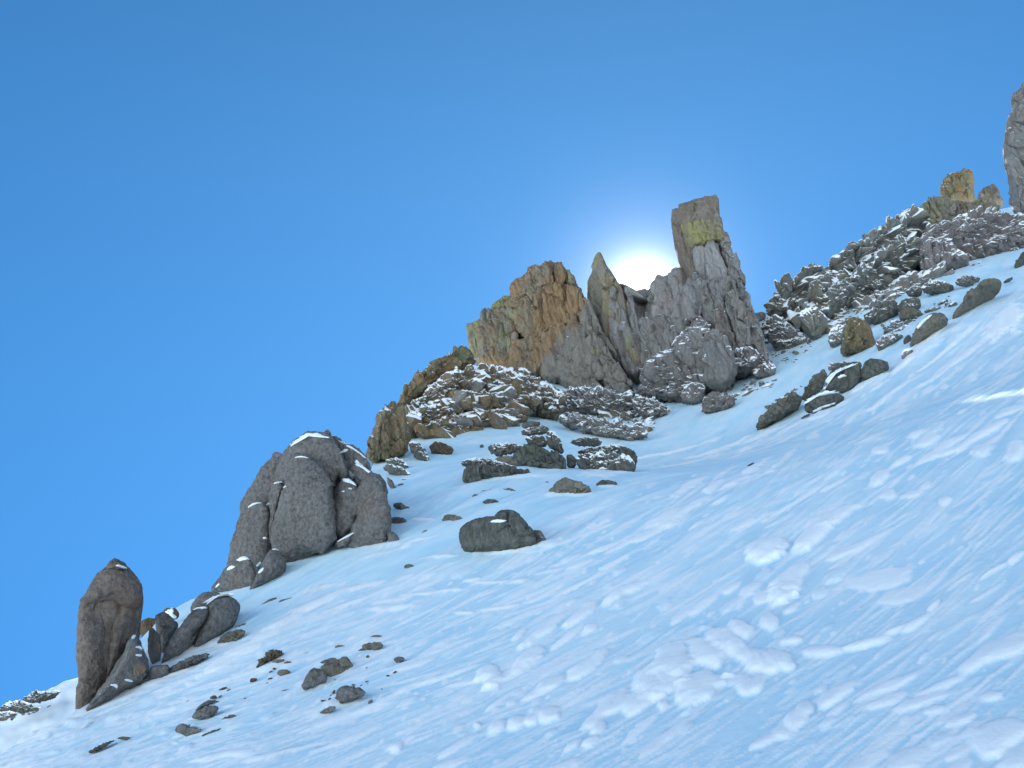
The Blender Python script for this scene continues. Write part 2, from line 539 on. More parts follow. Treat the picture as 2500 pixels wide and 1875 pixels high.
# slide debris and drifts traced from the photograph: x, y, length, width, angle, height
TRACED = [
    # Z7 region, upper right
    (2395, 1120, 70, 38, 15, 14), (2480, 1120, 60, 40, 40, 14), (2265, 1088, 66, 32, 30, 12), (2235, 1075, 34, 20, 20, 8),
    (2150, 1178, 70, 40, 30, 14), (2150, 1110, 40, 20, 12, 7), (2175, 1218, 36, 22, 20, 8), (2310, 1237, 40, 24, 20, 9),
    (2350, 1010, 30, 16, 40, 7), (2470, 1015, 90, 22, 22, 8), (2385, 1080, 150, 20, 30, 8), (2300, 1110, 160, 24, 32, 8),
    (2440, 1050, 80, 16, 28, 7), (2230, 1220, 50, 20, 12, 7), (2260, 1200, 40, 16, 20, 6), (2200, 1140, 80, 18, 30, 7),
    (2250, 850, 260, 12, 40, 6), (2330, 835, 200, 10, 38, 5), (2360, 860, 240, 16, 38, 6), (2180, 960, 170, 8, 40, 5),
    (2080, 1020, 60, 10, 40, 4), (2455, 780, 120, 60, 42, 12),
    (1960, 1225, 220, 9, 30, 5), (2050, 1190, 120, 9, 28, 4), (1900, 1280, 90, 8, 25, 4),
    (2100, 1340, 190, 20, 24, 8), (2150, 1315, 90, 14, 26, 6),
    (1870, 1350, 90, 62, 15, 24), (1900, 1340, 50, 46, 40, 20), (1985, 1320, 110, 40, 40, 20), (2000, 1290, 70, 26, 30, 10), (1940, 1400, 110, 50, 36, 18), (2050, 1270, 90, 28, 26, 12),
    (1790, 1430, 60, 18, 30, 8), (1830, 1435, 60, 22, 25, 9), (1720, 1470, 90, 14, 35, 7), (1660, 1500, 60, 14, 35, 7),
    (1930, 1480, 60, 18, 30, 7), (1880, 1445, 90, 20, 30, 7),
    (2150, 1410, 170, 60, 12, 8), (2200, 1450, 120, 46, 10, 6), (2230, 1520, 110, 22, 32, 11), (2120, 1560, 180, 26, 12, 14), (2010, 1580, 110, 30, 4, 14), (1930, 1555, 70, 24, 5, 12), (2180, 1535, 110, 24, 22, 12), (2280, 1475, 50, 20, 42, 10),
    (2430, 1400, 130, 14, 30, 8), (2480, 1370, 70, 26, 38, 10), (2350, 1420, 110, 10, 32, 6),
    (1880, 1510, 46, 50, 70, 14), (1800, 1520, 44, 70, 62, 16), (1765, 1550, 52, 110, 62, 20), (1720, 1580, 56, 110, 58, 20), (1820, 1590, 44, 90, 62, 16), (1860, 1600, 50, 120, 60, 18), (1900, 1600, 44, 110, 60, 16), (1850, 1660, 70, 40, 55, 16), (1820, 1665, 50, 60, 60, 14),
    (1640, 1600, 90, 100, 48, 24), (1600, 1650, 120, 90, 42, 24), (1560, 1690, 110, 70, 40, 18), (1500, 1700, 110, 50, 35, 14), (1700, 1660, 110, 70, 45, 16), (1450, 1740, 80, 40, 35, 12),
    (2030, 1690, 90, 38, 40, 14), (2060, 1670, 60, 30, 35, 12), (2040, 1720, 70, 22, 35, 9), (1940, 1740, 80, 60, 30, 18), (1960, 1720, 60, 46, 40, 16), (1870, 1790, 130, 30, 24, 9), (1910, 1770, 70, 40, 25, 10),
    (2180, 1660, 200, 22, 22, 8), (2250, 1700, 160, 26, 18, 8), (2300, 1660, 140, 22, 22, 7), (2400, 1600, 170, 40, 26, 12), (2480, 1570, 90, 40, 24, 12), (2280, 1720, 70, 24, 16, 8), (2160, 1700, 120, 24, 20, 8),
    (2210, 1840, 90, 44, 30, 14), (2100, 1850, 110, 24, 26, 8), (2440, 1780, 120, 70, 36, 18), (2490, 1840, 90, 70, 20, 16), (2420, 1690, 70, 32, 10, 9), (2350, 1740, 60, 20, 20, 7), (2340, 1820, 60, 20, 30, 7),
    # Z9 region, lower middle
    (1195, 1640, 44, 56, 75, 15), (1290, 1600, 90, 30, 38, 14), (1300, 1555, 60, 20, 40, 9), (1270, 1545, 46, 16, 40, 8), (1340, 1530, 110, 26, 38, 12), (1420, 1500, 110, 26, 32, 14), (1500, 1460, 90, 34, 35, 16), (1540, 1440, 60, 22, 20, 9), (1440, 1530, 40, 20, 15, 8), (1400, 1540, 100, 14, 35, 8), (1250, 1630, 90, 18, 35, 8),
    (1340, 1660, 70, 24, 30, 11), (1310, 1680, 80, 20, 25, 9), (1440, 1610, 110, 30, 38, 13), (1465, 1590, 50, 24, 40, 11),
    (1335, 1730, 46, 34, 35, 15), (1300, 1740, 50, 30, 30, 13), (1260, 1750, 60, 34, 25, 14), (1215, 1760, 56, 30, 30, 13), (1165, 1757, 24, 18, 0, 8), (1220, 1700, 120, 16, 35, 8),
    (1400, 1800, 80, 26, 35, 11), (1440, 1790, 70, 28, 30, 11), (1380, 1850, 110, 34, 25, 13), (1460, 1760, 60, 30, 40, 13), (1470, 1720, 60, 34, 35, 12), (1360, 1860, 60, 30, 0, 10),
    (1615, 1700, 26, 30, 110, 9), (1680, 1670, 50, 40, 45, 11), (1560, 1760, 120, 20, 40, 7), (1600, 1800, 100, 20, 38, 7), (1650, 1760, 70, 18, 40, 7),
    (970, 1810, 40, 30, 30, 11), (1000, 1790, 60, 12, 30, 6), (930, 1850, 90, 14, 30, 6), (1100, 1640, 190, 12, 18, 6), (1130, 1660, 110, 10, 14, 5), (960, 1690, 180, 10, 26, 5),
    (1130, 1800, 100, 16, 30, 7), (1100, 1850, 110, 18, 20, 7),
    (1150, 1420, 60, 14, 5, 6), (1200, 1425, 120, 8, 5, 4), (1265, 1422, 70, 12, 14, 6), (1340, 1400, 70, 9, 12, 4), (1060, 1450, 200, 9, 7, 5), (940, 1490, 150, 14, 6, 6), (1200, 1490, 70, 10, 5, 5), (1240, 1485, 80, 10, 8, 5), (1130, 1500, 70, 12, 3, 5),
    (1430, 1420, 170, 10, 26, 5), (1340, 1450, 120, 9, 28, 4), (1420, 1380, 90, 12, 24, 5), (1550, 1320, 200, 10, 26, 5), (1480, 1340, 130, 12, 24, 5), (1510, 1370, 90, 10, 26, 4), (1300, 1470, 60, 10, 20, 4), (1610, 1300, 120, 10, 24, 5),
    (1690, 1185, 100, 20, 32, 9), (1745, 1190, 70, 20, 32, 9), (1680, 1250, 130, 18, 30, 9), (1800, 1175, 90, 18, 30, 8), (1850, 1130, 80, 16, 30, 7), (1620, 1270, 110, 16, 28, 7), (1930, 1080, 60, 18, 38, 7), (1920, 1110, 70, 14, 36, 6), (1760, 1230, 60, 12, 32, 5), (1820, 1290, 70, 10, 30, 5), (1700, 1290, 60, 14, 30, 6),
    (1760, 1090, 180, 8, 24, 4), (1850, 1060, 120, 10, 26, 4), (1700, 1130, 160, 7, 22, 4), (1640, 1100, 260, 8, 18, 4), (1930, 1040, 110, 7, 28, 4),
    # lower left
    (1020, 1620, 120, 8, 18, 4), (860, 1790, 170, 14, 22, 5), (700, 1830, 240, 14, 16, 6), (520, 1850, 170, 16, 14, 6), (580, 1840, 90, 18, 10, 6), (800, 1760, 160, 12, 22, 4),
    (650, 1560, 90, 10, 16, 4), (760, 1490, 180, 18, 20, 6), (850, 1480, 130, 12, 18, 5), (690, 1530, 120, 14, 22, 6), (960, 1470, 130, 9, 10, 4), (890, 1440, 140, 10, 16, 4), (780, 1450, 90, 8, 14, 4), (600, 1590, 90, 22, 18, 6), (540, 1625, 100, 14, 22, 5),
    (1030, 1280, 60, 7, -3, 4), (1070, 1370, 120, 6, 6, 4), (950, 1360, 180, 6, 14, 3), (1010, 1335, 110, 6, 12, 3),
    (370, 1670, 60, 14, 22, 5), (300, 1720, 140, 10, 24, 4), (130, 1780, 90, 22, 28, 7), (60, 1800, 80, 24, 24, 7), (390, 1690, 60, 9, 20, 3), (440, 1640, 90, 10, 22, 4), (75, 1790, 26, 20, 0, 7),
]
DRIFTS = [(1210, 1350, 200, 26, 2), (1333, 1335, 60, 18, 10), (765, 1672, 90, 22, 18), (860, 1622, 70, 16, 24), (855, 1708, 90, 20, 14), (500, 1748, 80, 16, 12), (462, 1790, 80, 16, 14), (655, 1628, 80, 14, 22),
          (560, 1722, 40, 10, 10), (790, 1738, 50, 12, 20), (694, 1650, 44, 10, 10), (1395, 1214, 110, 16, 4), (1485, 1192, 60, 12, 4), (1250, 1172, 200, 14, 0), (1490, 1160, 130, 16, 4), (560, 1568, 80, 14, 22),
          (2030, 960, 90, 20, 26), (2115, 930, 90, 18, 30), (2005, 1008, 110, 16, 24), (2270, 845, 90, 20, 38), (760, 1340, 180, 16, 8), (950, 1345, 130, 14, 4), (220, 1722, 90, 14, 22), (840, 1600, 40, 8, 12)]
for dx_, dy_, dl, dw, da in DRIFTS:         # snow banked against the boulders
    bump_px(dx_, dy_, dl, dw, da, 0.42 * dw, 0.6)
for t_ in TRACED:
    bump_px(*t_)
# finer random drifts, flakes and slide tracks between them
rr = random.Random(3)
for _ in range(2700):
    px = rr.uniform(-60, 2560)
    lo = np.interp(px, [0, 500, 900, 1300, 1700, 2100, 2500], [1850, 1580, 1440, 1330, 1120, 900, 700])
    py = rr.uniform(lo, 1900)
    L = rr.choice([14, 22, 34, 70, 110, 160, 90, 140, 200, 260, 180, 120]) * rr.uniform(0.7, 1.3)
    W = min(L * rr.uniform(0.16, 0.5), 22) if L < 60 else rr.uniform(3.5, 9)
    near = np.clip((px - 900) / 1500, 0, 1) * np.clip((py - 1000) / 700, 0, 1)
    W *= 0.8 + 0.7 * near
    bump_px(px, py, L, W, streak_dir(px, py) + rr.gauss(0, 4), W * rr.uniform(0.16, 0.4), powder_lit=rr.uniform(0.25, 0.8))
for _ in range(600):          # crumbs of snow
    px = rr.uniform(0, 2500)
    lo = np.interp(px, [0, 500, 900, 1300, 1700, 2100, 2500], [1860, 1600, 1450, 1340, 1120, 920, 740])
    py = rr.uniform(lo, 1880)
    s = rr.uniform(4, 11)
    bump_px(px, py, s * 2.4, s, streak_dir(px, py) + rr.gauss(0, 12), s * 0.22, powder_lit=rr.uniform(0.5, 1.0))


def build_snow():
    az_f = np.linspace(R(-37), R(39), 800)
    az_c = np.concatenate([np.linspace(R(-180), R(-37), 40)[:-1], az_f, np.linspace(R(39), R(180), 40)[1:]])
    rc0 = crest_r(az_c)
    wide = np.linspace(R(-14), R(14), 57)
    rc = np.max([crest_r(az_c + d) * math.exp(-abs(d) / R(9)) for d in wide], axis=0)      # a smooth outer rim that clears the crest
    rc = np.maximum(np.convolve(np.pad(rc, 12, 'edge'), np.ones(25) / 25, 'valid'), rc0) * 1.04
    NR = 860
    s = np.linspace(0, 1, NR)
    r0 = 3.0
    rin = r0 * (rc[:, None] / r0) ** (s[None, :] ** 0.96)
    rin = np.concatenate([np.full((len(az_c), 1), 0.02), rin], 1)
    extra = np.array([0.4, 1, 2, 4, 8, 16, 30, 60, 100, 150, 220, 320, 480, 700, 1000, 1450, 2400, 3600])
    rad = np.concatenate([rin, rc[:, None] + extra[None, :]], 1)
    NRt = rad.shape[1]
    azg = np.repeat(az_c[:, None], NRt, 1)
    x, y = rad * np.sin(azg), rad * np.cos(azg)
    z = base_z(x, y)
    fx, fy = x.ravel(), y.ravel()
    p = np.stack([fx, fy, np.zeros_like(fx)], 1)
    inner = np.zeros((len(az_c), NRt), bool)
    inner[39:39 + 800, 1:NR + 1] = True
    inn = inner.ravel()
    q = p[inn]
    # rolling relief, wind-scoured texture along the fall line
    fd = np.array([0.62, 0.785])
    al = q[:, 0] * fd[0] + q[:, 1] * fd[1]
    ac_ = -q[:, 0] * fd[1] + q[:, 1] * fd[0]
    dist = np.hypot(q[:, 0], q[:, 1])
    und = 0.22 * vnoise(q * 0.11, 5) * np.clip(dist / 25, 0.3, 1)
    wq = np.stack([al * 0.30, ac_ * 1.3 + 0.5 * vnoise(q * 0.3, 8), al * 0], 1)
    sas = fbm(wq, 4, 21)
    fine = fbm(np.stack([al * 1.6, ac_ * 4.2, al * 0], 1), 3, 33)
    dz = und + np.clip(dist / 20, 0.35, 1.3) * (0.038 * sas + 0.008 * fine)
    # debris bumps
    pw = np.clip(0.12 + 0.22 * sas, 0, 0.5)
    bz = np.zeros(len(q))
    warp = 0.34 * fbm(np.stack([q[:, 0] * 1.7, q[:, 1] * 1.7, al * 0], 1), 4, 44, 0.6) + 0.12 * fine
    order = np.argsort(dist)
    ds = dist[order]
    for (c, v1, v2, hgt, po, sh) in BUMPS:
        ext = 1.35 * (np.abs(v1) + np.abs(v2))
        dc = math.hypot(c[0], c[1])
        e = float(np.hypot(*ext))
        i0, i1 = np.searchsorted(ds, dc - e), np.searchsorted(ds, dc + e)
        idx = order[i0:i1]
        qx, qy = q[idx, 0] - c[0], q[idx, 1] - c[1]
        k = (np.abs(qx) < ext[0]) & (np.abs(qy) < ext[1])
        idx = idx[k]
        if not len(idx):
            continue
        qx, qy = qx[k], qy[k]
        det = v1[0] * v2[1] - v1[1] * v2[0]
        if abs(det) < 1e-9:
            continue
        a = (qx * v2[1] - qy * v2[0]) / det
        b = (v1[0] * qy - v1[1] * qx) / det
        rho = np.sqrt(a * a + b * b) * (1 + warp[idx])
        prof = np.clip(1 - rho ** 2.6, 0, 1) ** 0.7
        # lumps and drifts end in a steeper face downhill and feather out uphill
        tt = np.clip(-(qx * 0.62 + qy * 0.785) / max(1e-6, abs(v1[0] * 0.62 + v1[1] * 0.785) + abs(v2[0] * 0.62 + v2[1] * 0.785)), -1, 1)
        prof = prof * (0.68 + 0.36 * tt)
        bz[idx] = np.maximum(bz[idx], hgt * prof) + 0.25 * np.minimum(bz[idx], hgt * prof)
        pw[idx] = np.maximum(pw[idx], po * np.clip(prof * 2.5, 0, 1))  # loose snow on the bumps, whitened to put light contrast into the colour
    dz = dz + bz
    zz = z.ravel()
    zz[inn] += dz
    # past the crest the far side falls away
    z2 = zz.reshape(z.shape)
    past = np.clip(rad - rc0[:, None], 0, None)[:, :NR + 1]
    fr0 = (np.abs(azg[:, :NR + 1]) < R(60))
    xb, yb = rc0 * np.sin(az_c), rc0 * np.cos(az_c)
    zcrest = base_z(xb, yb)
    lim = zcrest[:, None] + 0.15 - 0.75 * past
    z2[:, :NR + 1] = np.where(fr0 & (past > 0), np.minimum(z2[:, :NR + 1], lim), z2[:, :NR + 1])
    # beyond the crest: down the far side in front, valley and added light-bouncing slopes behind
    z = z2
    zc = z[:, NR]
    front = zc[:, None] - 0.75 * extra[None, :]
    front = np.maximum(front, -250 - 0.02 * extra[None, :])
    # valley floor, then unseen snow slopes added to bounce sunlight onto the shaded slope
    valley = np.maximum(zc[:, None] - 0.22 * extra[None, :], -70)
    far = np.clip(extra - 150, 0, 1300)
    bounce_slopes = valley + 0.80 * far[None, :] * (0.92 + 0.12 * np.sin(azg[:, NR + 1:] * 7))
    w = sstep(R(60), R(110), np.abs(azg[:, NR + 1:]))
    z[:, NR + 1:] = front * (1 - w) + bounce_slopes * w
    nA = len(az_c)
    V = np.stack([x.ravel(), y.ravel(), z.ravel()], 1)
    i, j = np.meshgrid(np.arange(nA - 1), np.arange(NRt - 1), indexing='ij')
    a = (i * NRt + j).ravel()
    Fq = np.stack([a, a + NRt, a + NRt + 1, a + 1], 1)[:, ::-1]
    me = bpy.data.meshes.new('snow_slope')
    me.vertices.add(len(V))
    me.vertices.foreach_set('co', V.ravel())
    me.loops.add(Fq.size)
    me.loops.foreach_set('vertex_index', Fq.ravel().astype(np.int32))
    me.polygons.add(len(Fq))
    me.polygons.foreach_set('loop_start', np.arange(0, Fq.size, 4, dtype=np.int32))
    me.polygons.foreach_set('loop_total', np.full(len(Fq), 4, dtype=np.int32))
    me.polygons.foreach_set('use_smooth', np.ones(len(Fq), bool))
    me.update(calc_edges=True)
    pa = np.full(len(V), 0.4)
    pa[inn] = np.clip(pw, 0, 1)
    at_ = me.attributes.new('powder_lit', 'FLOAT', 'POINT')
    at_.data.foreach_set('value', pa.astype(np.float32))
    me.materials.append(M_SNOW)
    o = bpy.data.objects.new('snow_slope', me)
    C.objects.link(o)
    o['kind'] = 'structure'
    return o


snow_slope = build_snow()
if snow_slope.data.polygons[1000].normal.z < 0:
    snow_slope.data.flip_normals()

# ------------------------------------------------------------------ rocks from outlines
ZOOM = {0: (1.0, 0, 0), 1: (.3617, 1100, 450), 2: (.4219, 1800, 200), 3: (.3617, 850, 800), 4: (.3014, 450, 1000),
        5: (.3617, 0, 1300), 6: (.3165, 400, 1400), 7: (.4069, 1600, 800)}


def to_px(zk, pts):
    s, ox, oy = ZOOM[zk]
    return np.array([(ox + s * x, oy + s * y) for x, y in pts], float)


def chaikin(p, it):
    for _ in range(it):
        q = np.roll(p, -1, 0)
        p = np.stack([0.75 * p + 0.25 * q, 0.25 * p + 0.75 * q], 1).reshape(-1, 2)
    return p


def resample(p, m):
    q = np.vstack([p, p[:1]])
    d = np.r_[0, np.cumsum(np.hypot(*np.diff(q, axis=0).T))]
    s = np.linspace(0, d[-1], m, endpoint=False)
    return np.stack([np.interp(s, d, q[:, 0]), np.interp(s, d, q[:, 1])], 1)


def centroid(p):
    q = np.roll(p, -1, 0)
    cr = p[:, 0] * q[:, 1] - q[:, 0] * p[:, 1]
    A = cr.sum()
    return ((p + q) * cr[:, None]).sum(0) / (3 * A), A


def ground_depth(px, py):
    h = hit(px, py)
    return None if h is None else h[1]


def depth_of(pts):
    """depth (y) where an outline's foot meets the slope, as a linear function of pixel x"""
    x0, x1 = pts[:, 0].min(), pts[:, 0].max()
    ds, xs = [], []
    for f in (0.2, 0.5, 0.8):
        X = x0 + f * (x1 - x0)
        band = resample(pts, 200)
        near = band[np.abs(band[:, 0] - X) < max(2, 0.1 * (x1 - x0))]
        Y = near[:, 1].max()
        d = ground_depth(X, Y)
        if d is not None:
            ds.append(d)
            xs.append(X)
    if not ds:
        return 80.0, 0.0, 0.5 * (x0 + x1)
    xm = np.mean(xs)
    if len(ds) < 2:
        return ds[0], 0.0, xm
    k = np.polyfit(np.array(xs) - xm, ds, 1)[0]
    D0 = float(np.median(ds))
    lim = 0.7 * D0 / F_PX
    return D0, float(np.clip(k, -lim * 1.0, lim * 1.0)), xm


def normals_of(V, F):
    n = np.zeros_like(V)
    fn = np.cross(V[F[:, 1]] - V[F[:, 0]], V[F[:, 2]] - V[F[:, 0]])
    for k in range(F.shape[1]):
        np.add.at(n, F[:, k], fn)
    return n / np.maximum(np.linalg.norm(n, axis=1, keepdims=True), 1e-9)


_seed = [100]
STYLES = {   # low, plate, crack, fine as fractions of size; plate size; vertical stretch; lean; ledge depth; ledges per size; facet tilt
    'smooth': (0.030, 0.0, 0.0, 0.011, 0.5, 1.0, 0.0, 0, 1, 0),
    'boulder': (0.04, 0.025, 0.006, 0.008, 0.45, 1.0, 0.2, 0, 1, 0.16),
    'crag': (0.04, 0.065, 0.10, 0.012, 0.24, 2.8, -0.22, 0.02, 5, 0.22),
    'slab': (0.03, 0.045, 0.095, 0.009, 0.30, 3.6, -0.22, 0.01, 5, 0.16),
    'rib': (0.05, 0.055, 0.022, 0.010, 0.20, 0.75, 0.50, 0.05, 6, 0.27),
    'ledge': (0.06, 0.060, 0.025, 0.010, 0.20, 0.6, 0.45, 0.07, 5, 0.15),
    'rubble': (0.06, 0.080, 0.030, 0.012, 0.19, 0.8, 0.40, 0.05, 5, 0.17),
}


def displace(V, F, size, style, k=1.0, dsc=None, toward=None):
    lo, pl, cr, fi, ps, vs, lean, led, nled, ti = STYLES[style]
    _seed[0] += 13
    sd = _seed[0]
    n = normals_of(V, F)
    ca, sa = math.cos(lean), math.sin(lean)
    U = np.stack([V[:, 0] * ca - V[:, 2] * sa, V[:, 1], V[:, 0] * sa + V[:, 2] * ca], 1) / size + sd
    Q = U / np.array([1, 1, vs])
    d = lo * fbm(Q * 2.2, 3, sd)
    if pl:
        W = Q / ps + 0.16 * np.stack([vnoise(Q * 6, sd + 1), vnoise(Q * 6 + 9, sd + 2), vnoise(Q * 6 + 5, sd + 3)], 1)
        f1, f2, c, tl = worley(W, sd)
        edge = f2 - f1
        d += (pl * c + ti * tl) * sstep(0.0, 0.08, edge) - cr * np.exp(-edge / 0.07)
        f1, f2, c, tl = worley(W * 2.6 + 4, sd + 7)
        d += (0.40 * pl * c + 0.40 * ti * tl) * sstep(0.0, 0.12, f2 - f1) - 0.35 * cr * np.exp(-(f2 - f1) / 0.09)
    if led:
        w = U[:, 2] * nled + 0.9 * vnoise(U * 2.5, sd + 11) + 0.35 * vnoise(U * 9, sd + 12)
        fr = w - np.floor(w)
        d -= led * (fr - 0.5) * sstep(0.0, 0.12, 1 - fr) * (0.6 + 0.4 * vnoise(U * 4, sd + 14))
    d += fi * fbm(Q * 14, 3, sd + 5)
    # less broken at the rim, where a thin edge would fray into spikes
    if toward is not None and pl:
        d = d * (0.35 + 0.65 * np.abs(n @ toward))
    return V + n * (d * (dsc or size) * k)[:, None]


BUILT = []


def rock_mesh(pts, D0, kx, xm, T, n=2.4, rnd=1, style='boulder', amp=1.0, den=1.0, dz=0.0):
    p = chaikin(pts, rnd) if rnd else pts
    per = np.hypot(*np.diff(np.vstack([p, p[:1]]), axis=0).T).sum()
    M = int(np.clip(per / 2.4 * den, 22, 520))
    p = resample(p, M)
    c, A = centroid(p)
    if A < 0:
        p = p[::-1]
    w, h = np.ptp(p[:, 0]), np.ptp(p[:, 1])
    mpp = D0 / F_PX
    size = math.sqrt(max(w * h, 1)) * mpp
    nf = int(np.clip(max(w, h) / 2 / 2.4 * den, 6, 110))
    nb = max(5, nf // 3)
    # even rings over the front face, closer ones where it turns over the rim, a coarse back
    rf = np.linspace(0, 0.86, nf + 1)[1:]
    kr = max(5, nf // 5)
    tr_ = np.linspace(math.asin(min(1.0, 0.86 ** (n / 2))), math.pi / 2, kr + 1)[1:]
    front_rp = [(r_, (1 - r_ ** n) ** (1 / n)) for r_ in rf] + [(math.sin(q_) ** (2 / n), math.cos(q_) ** (2 / n)) for q_ in tr_[:-1]] + [(1.0, 0.0)]
    back_rp = [(r_, -(1 - r_ ** n) ** (1 / n)) for r_ in (0.97, 0.9, 0.78, 0.6, 0.4, 0.2)]
    u0, v0, _ = ray(c[0], c[1])
    toward = np.array([float(u0), float(v0), 0.0])
    toward /= np.linalg.norm(toward)
    rows = []
    for rho, pr in front_rp + back_rp:
        q = c + (p - c) * rho
        rx, ry, rz = ray(q[:, 0], q[:, 1])
        dep = D0 + kx * (q[:, 0] - xm) + dz
        P = np.stack([rx / ry * dep, dep, rz / ry * dep], 1) - toward * (T * pr)
        rows.append(P)

    def pole(sgn):
        rx, ry, rz = [float(g) for g in ray(c[0], c[1])]
        dep = D0 + kx * (c[0] - xm) + dz
        return np.array([[rx / ry * dep, dep, rz / ry * dep]]) - toward * (T * sgn)
    V = np.concatenate([pole(1)] + rows + [pole(-1)])
    K = len(rows)
    idx = 1 + np.arange(K * M).reshape(K, M)
    nx = np.roll(idx, -1, 1)
    quads = np.stack([idx[:-1], nx[:-1], nx[1:], idx[1:]], -1).reshape(-1, 4)
    tri_f = np.stack([np.zeros(M, int), nx[0], idx[0]], 1)
    last = len(V) - 1
    tri_b = np.stack([np.full(M, last), idx[-1], nx[-1]], 1)
    F4 = np.concatenate([quads, np.c_[tri_f, tri_f[:, 2]], np.c_[tri_b, tri_b[:, 2]]])
    # orientation: outward normals
    fn = np.cross(V[quads[:, 1]] - V[quads[:, 0]], V[quads[:, 2]] - V[quads[:, 0]])
    fc = V[quads].mean(1)
    if (fn * (fc - V.mean(0))).sum() < 0:
        F4 = F4[:, ::-1]
    V = displace(V, F4, size, style, amp, min(size, 3.2 * T), toward)
    faces = [list(dict.fromkeys(f)) for f in F4.tolist()]
    return V, faces, size


def rock(zk, name, pts, mat, label=None, cat='rock', group=None, parent=None, D=None, T=None, n=2.4, rnd=1,
         style='boulder', amp=1.0, dz=0.0, den=1.0, sink=0.25):
    P = to_px(zk, pts)
    w, h = np.ptp(P[:, 0]), np.ptp(P[:, 1])
    if D is None:
        D = depth_of(P)
    D0, kx, xm = D
    mpp = D0 / F_PX
    tt = (0.5 * min(w, h) if T is None else T * min(w, h)) * mpp
    V, F, size = rock_mesh(P, D0, kx, xm, tt, n, rnd, style, amp, den, dz + (sink * tt if parent is None else 0))
    o = mesh_obj(name, V, F, mat, parent)
    if parent is None:
        tag(o, label, cat, group)
    elif label:
        o['label'] = label
    BUILT.append((o, V, F))
    return o


def group_root(zk, name, pts, label, cat='rock', group=None):
    """an Empty at the foot of a rock that is built from several parts, and its depth"""
    P = to_px(zk, pts)
    D = depth_of(P)
    b = P[np.argmax(P[:, 1])]
    rx, ry, rz = [float(q) for q in ray(b[0], b[1])]
    d = D[0] + D[1] * (b[0] - D[2])
    return thing(name, label, cat, (rx / ry * d, d, rz / ry * d), group), D


def bvh_of(objs):
    vs, fs, off = [], [], 0
    for o, V, F in BUILT:
        if o in objs:
            vs.extend(map(tuple, V))
            fs.extend([[i + off for i in f] for f in F])
            off += len(V)
    return BVHTree.FromPolygons(vs, fs)


def drape(zk, pts, tree, parent, name='snow_cap', th=7.0, label=None):
    """a cushion of snow lying on the rock surface behind an outline"""
    P = chaikin(to_px(zk, pts), 2)
    M = 36
    p = resample(P, M)
    c, A = centroid(p)
    _seed[0] += 1
    jag = fbm(np.c_[p / 5.0, np.full(M, _seed[0] * 3.7)], 3, 5)
    p = c + (p - c) * (1 + 0.22 * jag)[:, None]
    rings = [0.0, 0.3, 0.55, 0.75, 0.9, 1.0]
    front, miss = [], []
    for rho in rings:
        for q in (c + (p - c) * rho if rho else c[None]):
            d = Vector([float(g) for g in ray(q[0], q[1])]).normalized()
            loc, nn, ii, dist = tree.ray_cast(Vector((0, 0, 0)), d)
            front.append((d, dist, rho))
    known = [f[1] for f in front if f[1] is not None]
    if not known:
        return None
    med = float(np.median(known))
    V = []
    K = len(front)
    prof = lambda r: math.sqrt(max(0.0, 1 - r * r))
    for d, dist, rho in front:
        dd = med if dist is None else min(max(dist, med - 0.9), med + 0.9)
        mpp = dd / F_PX
        V.append(np.array(d * (dd - th * mpp * (0.12 + 0.88 * prof(rho)))) + np.array([0, 0, 0.35 * th * mpp * prof(rho)]))
    for d, dist, rho in front:
        dd = med if dist is None else min(max(dist, med - 0.9), med + 0.9)
        V.append(np.array(d * (dd + th * dd / F_PX * 0.8)))
    V = np.array(V)
    F = []
    R_ = len(rings) - 1

    def ix(k, j, off):
        return off + 1 + (k - 1) * M + j % M
    for off, flip in ((0, False), (K, True)):
        for j in range(M):
            f = [off, ix(1, j, off), ix(1, j + 1, off)]
            F.append(f[::-1] if flip else f)
        for k in range(1, R_):
            for j in range(M):
                f = [ix(k, j, off), ix(k + 1, j, off), ix(k + 1, j + 1, off), ix(k, j + 1, off)]
                F.append(f[::-1] if flip else f)
    for j in range(M):
        F.append([ix(R_, j, 0), ix(R_, j, K), ix(R_, j + 1, K), ix(R_, j + 1, 0)])
    o = mesh_obj(name, V, F, M_SNOW_BLOCK, parent)
    if label:
        o['label'] = label
    return o


# ---- the far ridge at the lower left, its snow crest catching the sun
def far_ridge():
    prof = [(-420, 1840), (-200, 1780), (-60, 1745), (0, 1727), (60, 1706), (110, 1686), (150, 1668), (192, 1654), (260, 1640), (330, 1600), (400, 1575), (560, 1590), (760, 1680), (1000, 1850)]
    prof = np.array(prof, float)
    nU, nV = 220, 44
    U = np.linspace(-420, 1000, nU)
    top = np.interp(U, prof[:, 0], prof[:, 1])
    D = 75.0
    rows = []
    for v in np.linspace(0, 1, nV):
        pyy = top + 420 * v ** 1.25
        dep = D - 26 * v ** 0.9
        rx, ry, rz = ray(U, pyy)
        rows.append(np.stack([rx / ry * dep, np.full_like(U, dep), rz / ry * dep], 1))
    crest = rows[0]
    back = []
    for e in (0.5, 1.2, 2.2, 3.5, 6, 12, 25, 50):
        back.append(crest + np.array([0, e, 0.12 * min(e, 2.2) - 0.02 * e * e if e < 4 else 0.05 - 0.55 * (e - 3.5)]))
    V = np.concatenate(back[::-1] + rows)
    K = len(rows) + len(back)
    n3 = fbm(V * np.array([0.4, 0.3, 0.8]), 4, 77)
    V[:, 2] += 0.20 * n3
    V[:, 1] += 0.3 * fbm(V * 0.5, 3, 79)
    idx = np.arange(K * nU).reshape(K, nU)
    F = np.stack([idx[:-1, :-1], idx[1:, :-1], idx[1:, 1:], idx[:-1, 1:]], -1).reshape(-1, 4)
    o = mesh_obj('far_snow_ridge', V, F, M_SNOW_BLOCK)
    o['kind'] = 'structure'
    BUILT.append((o, V, F.tolist()))
    return o


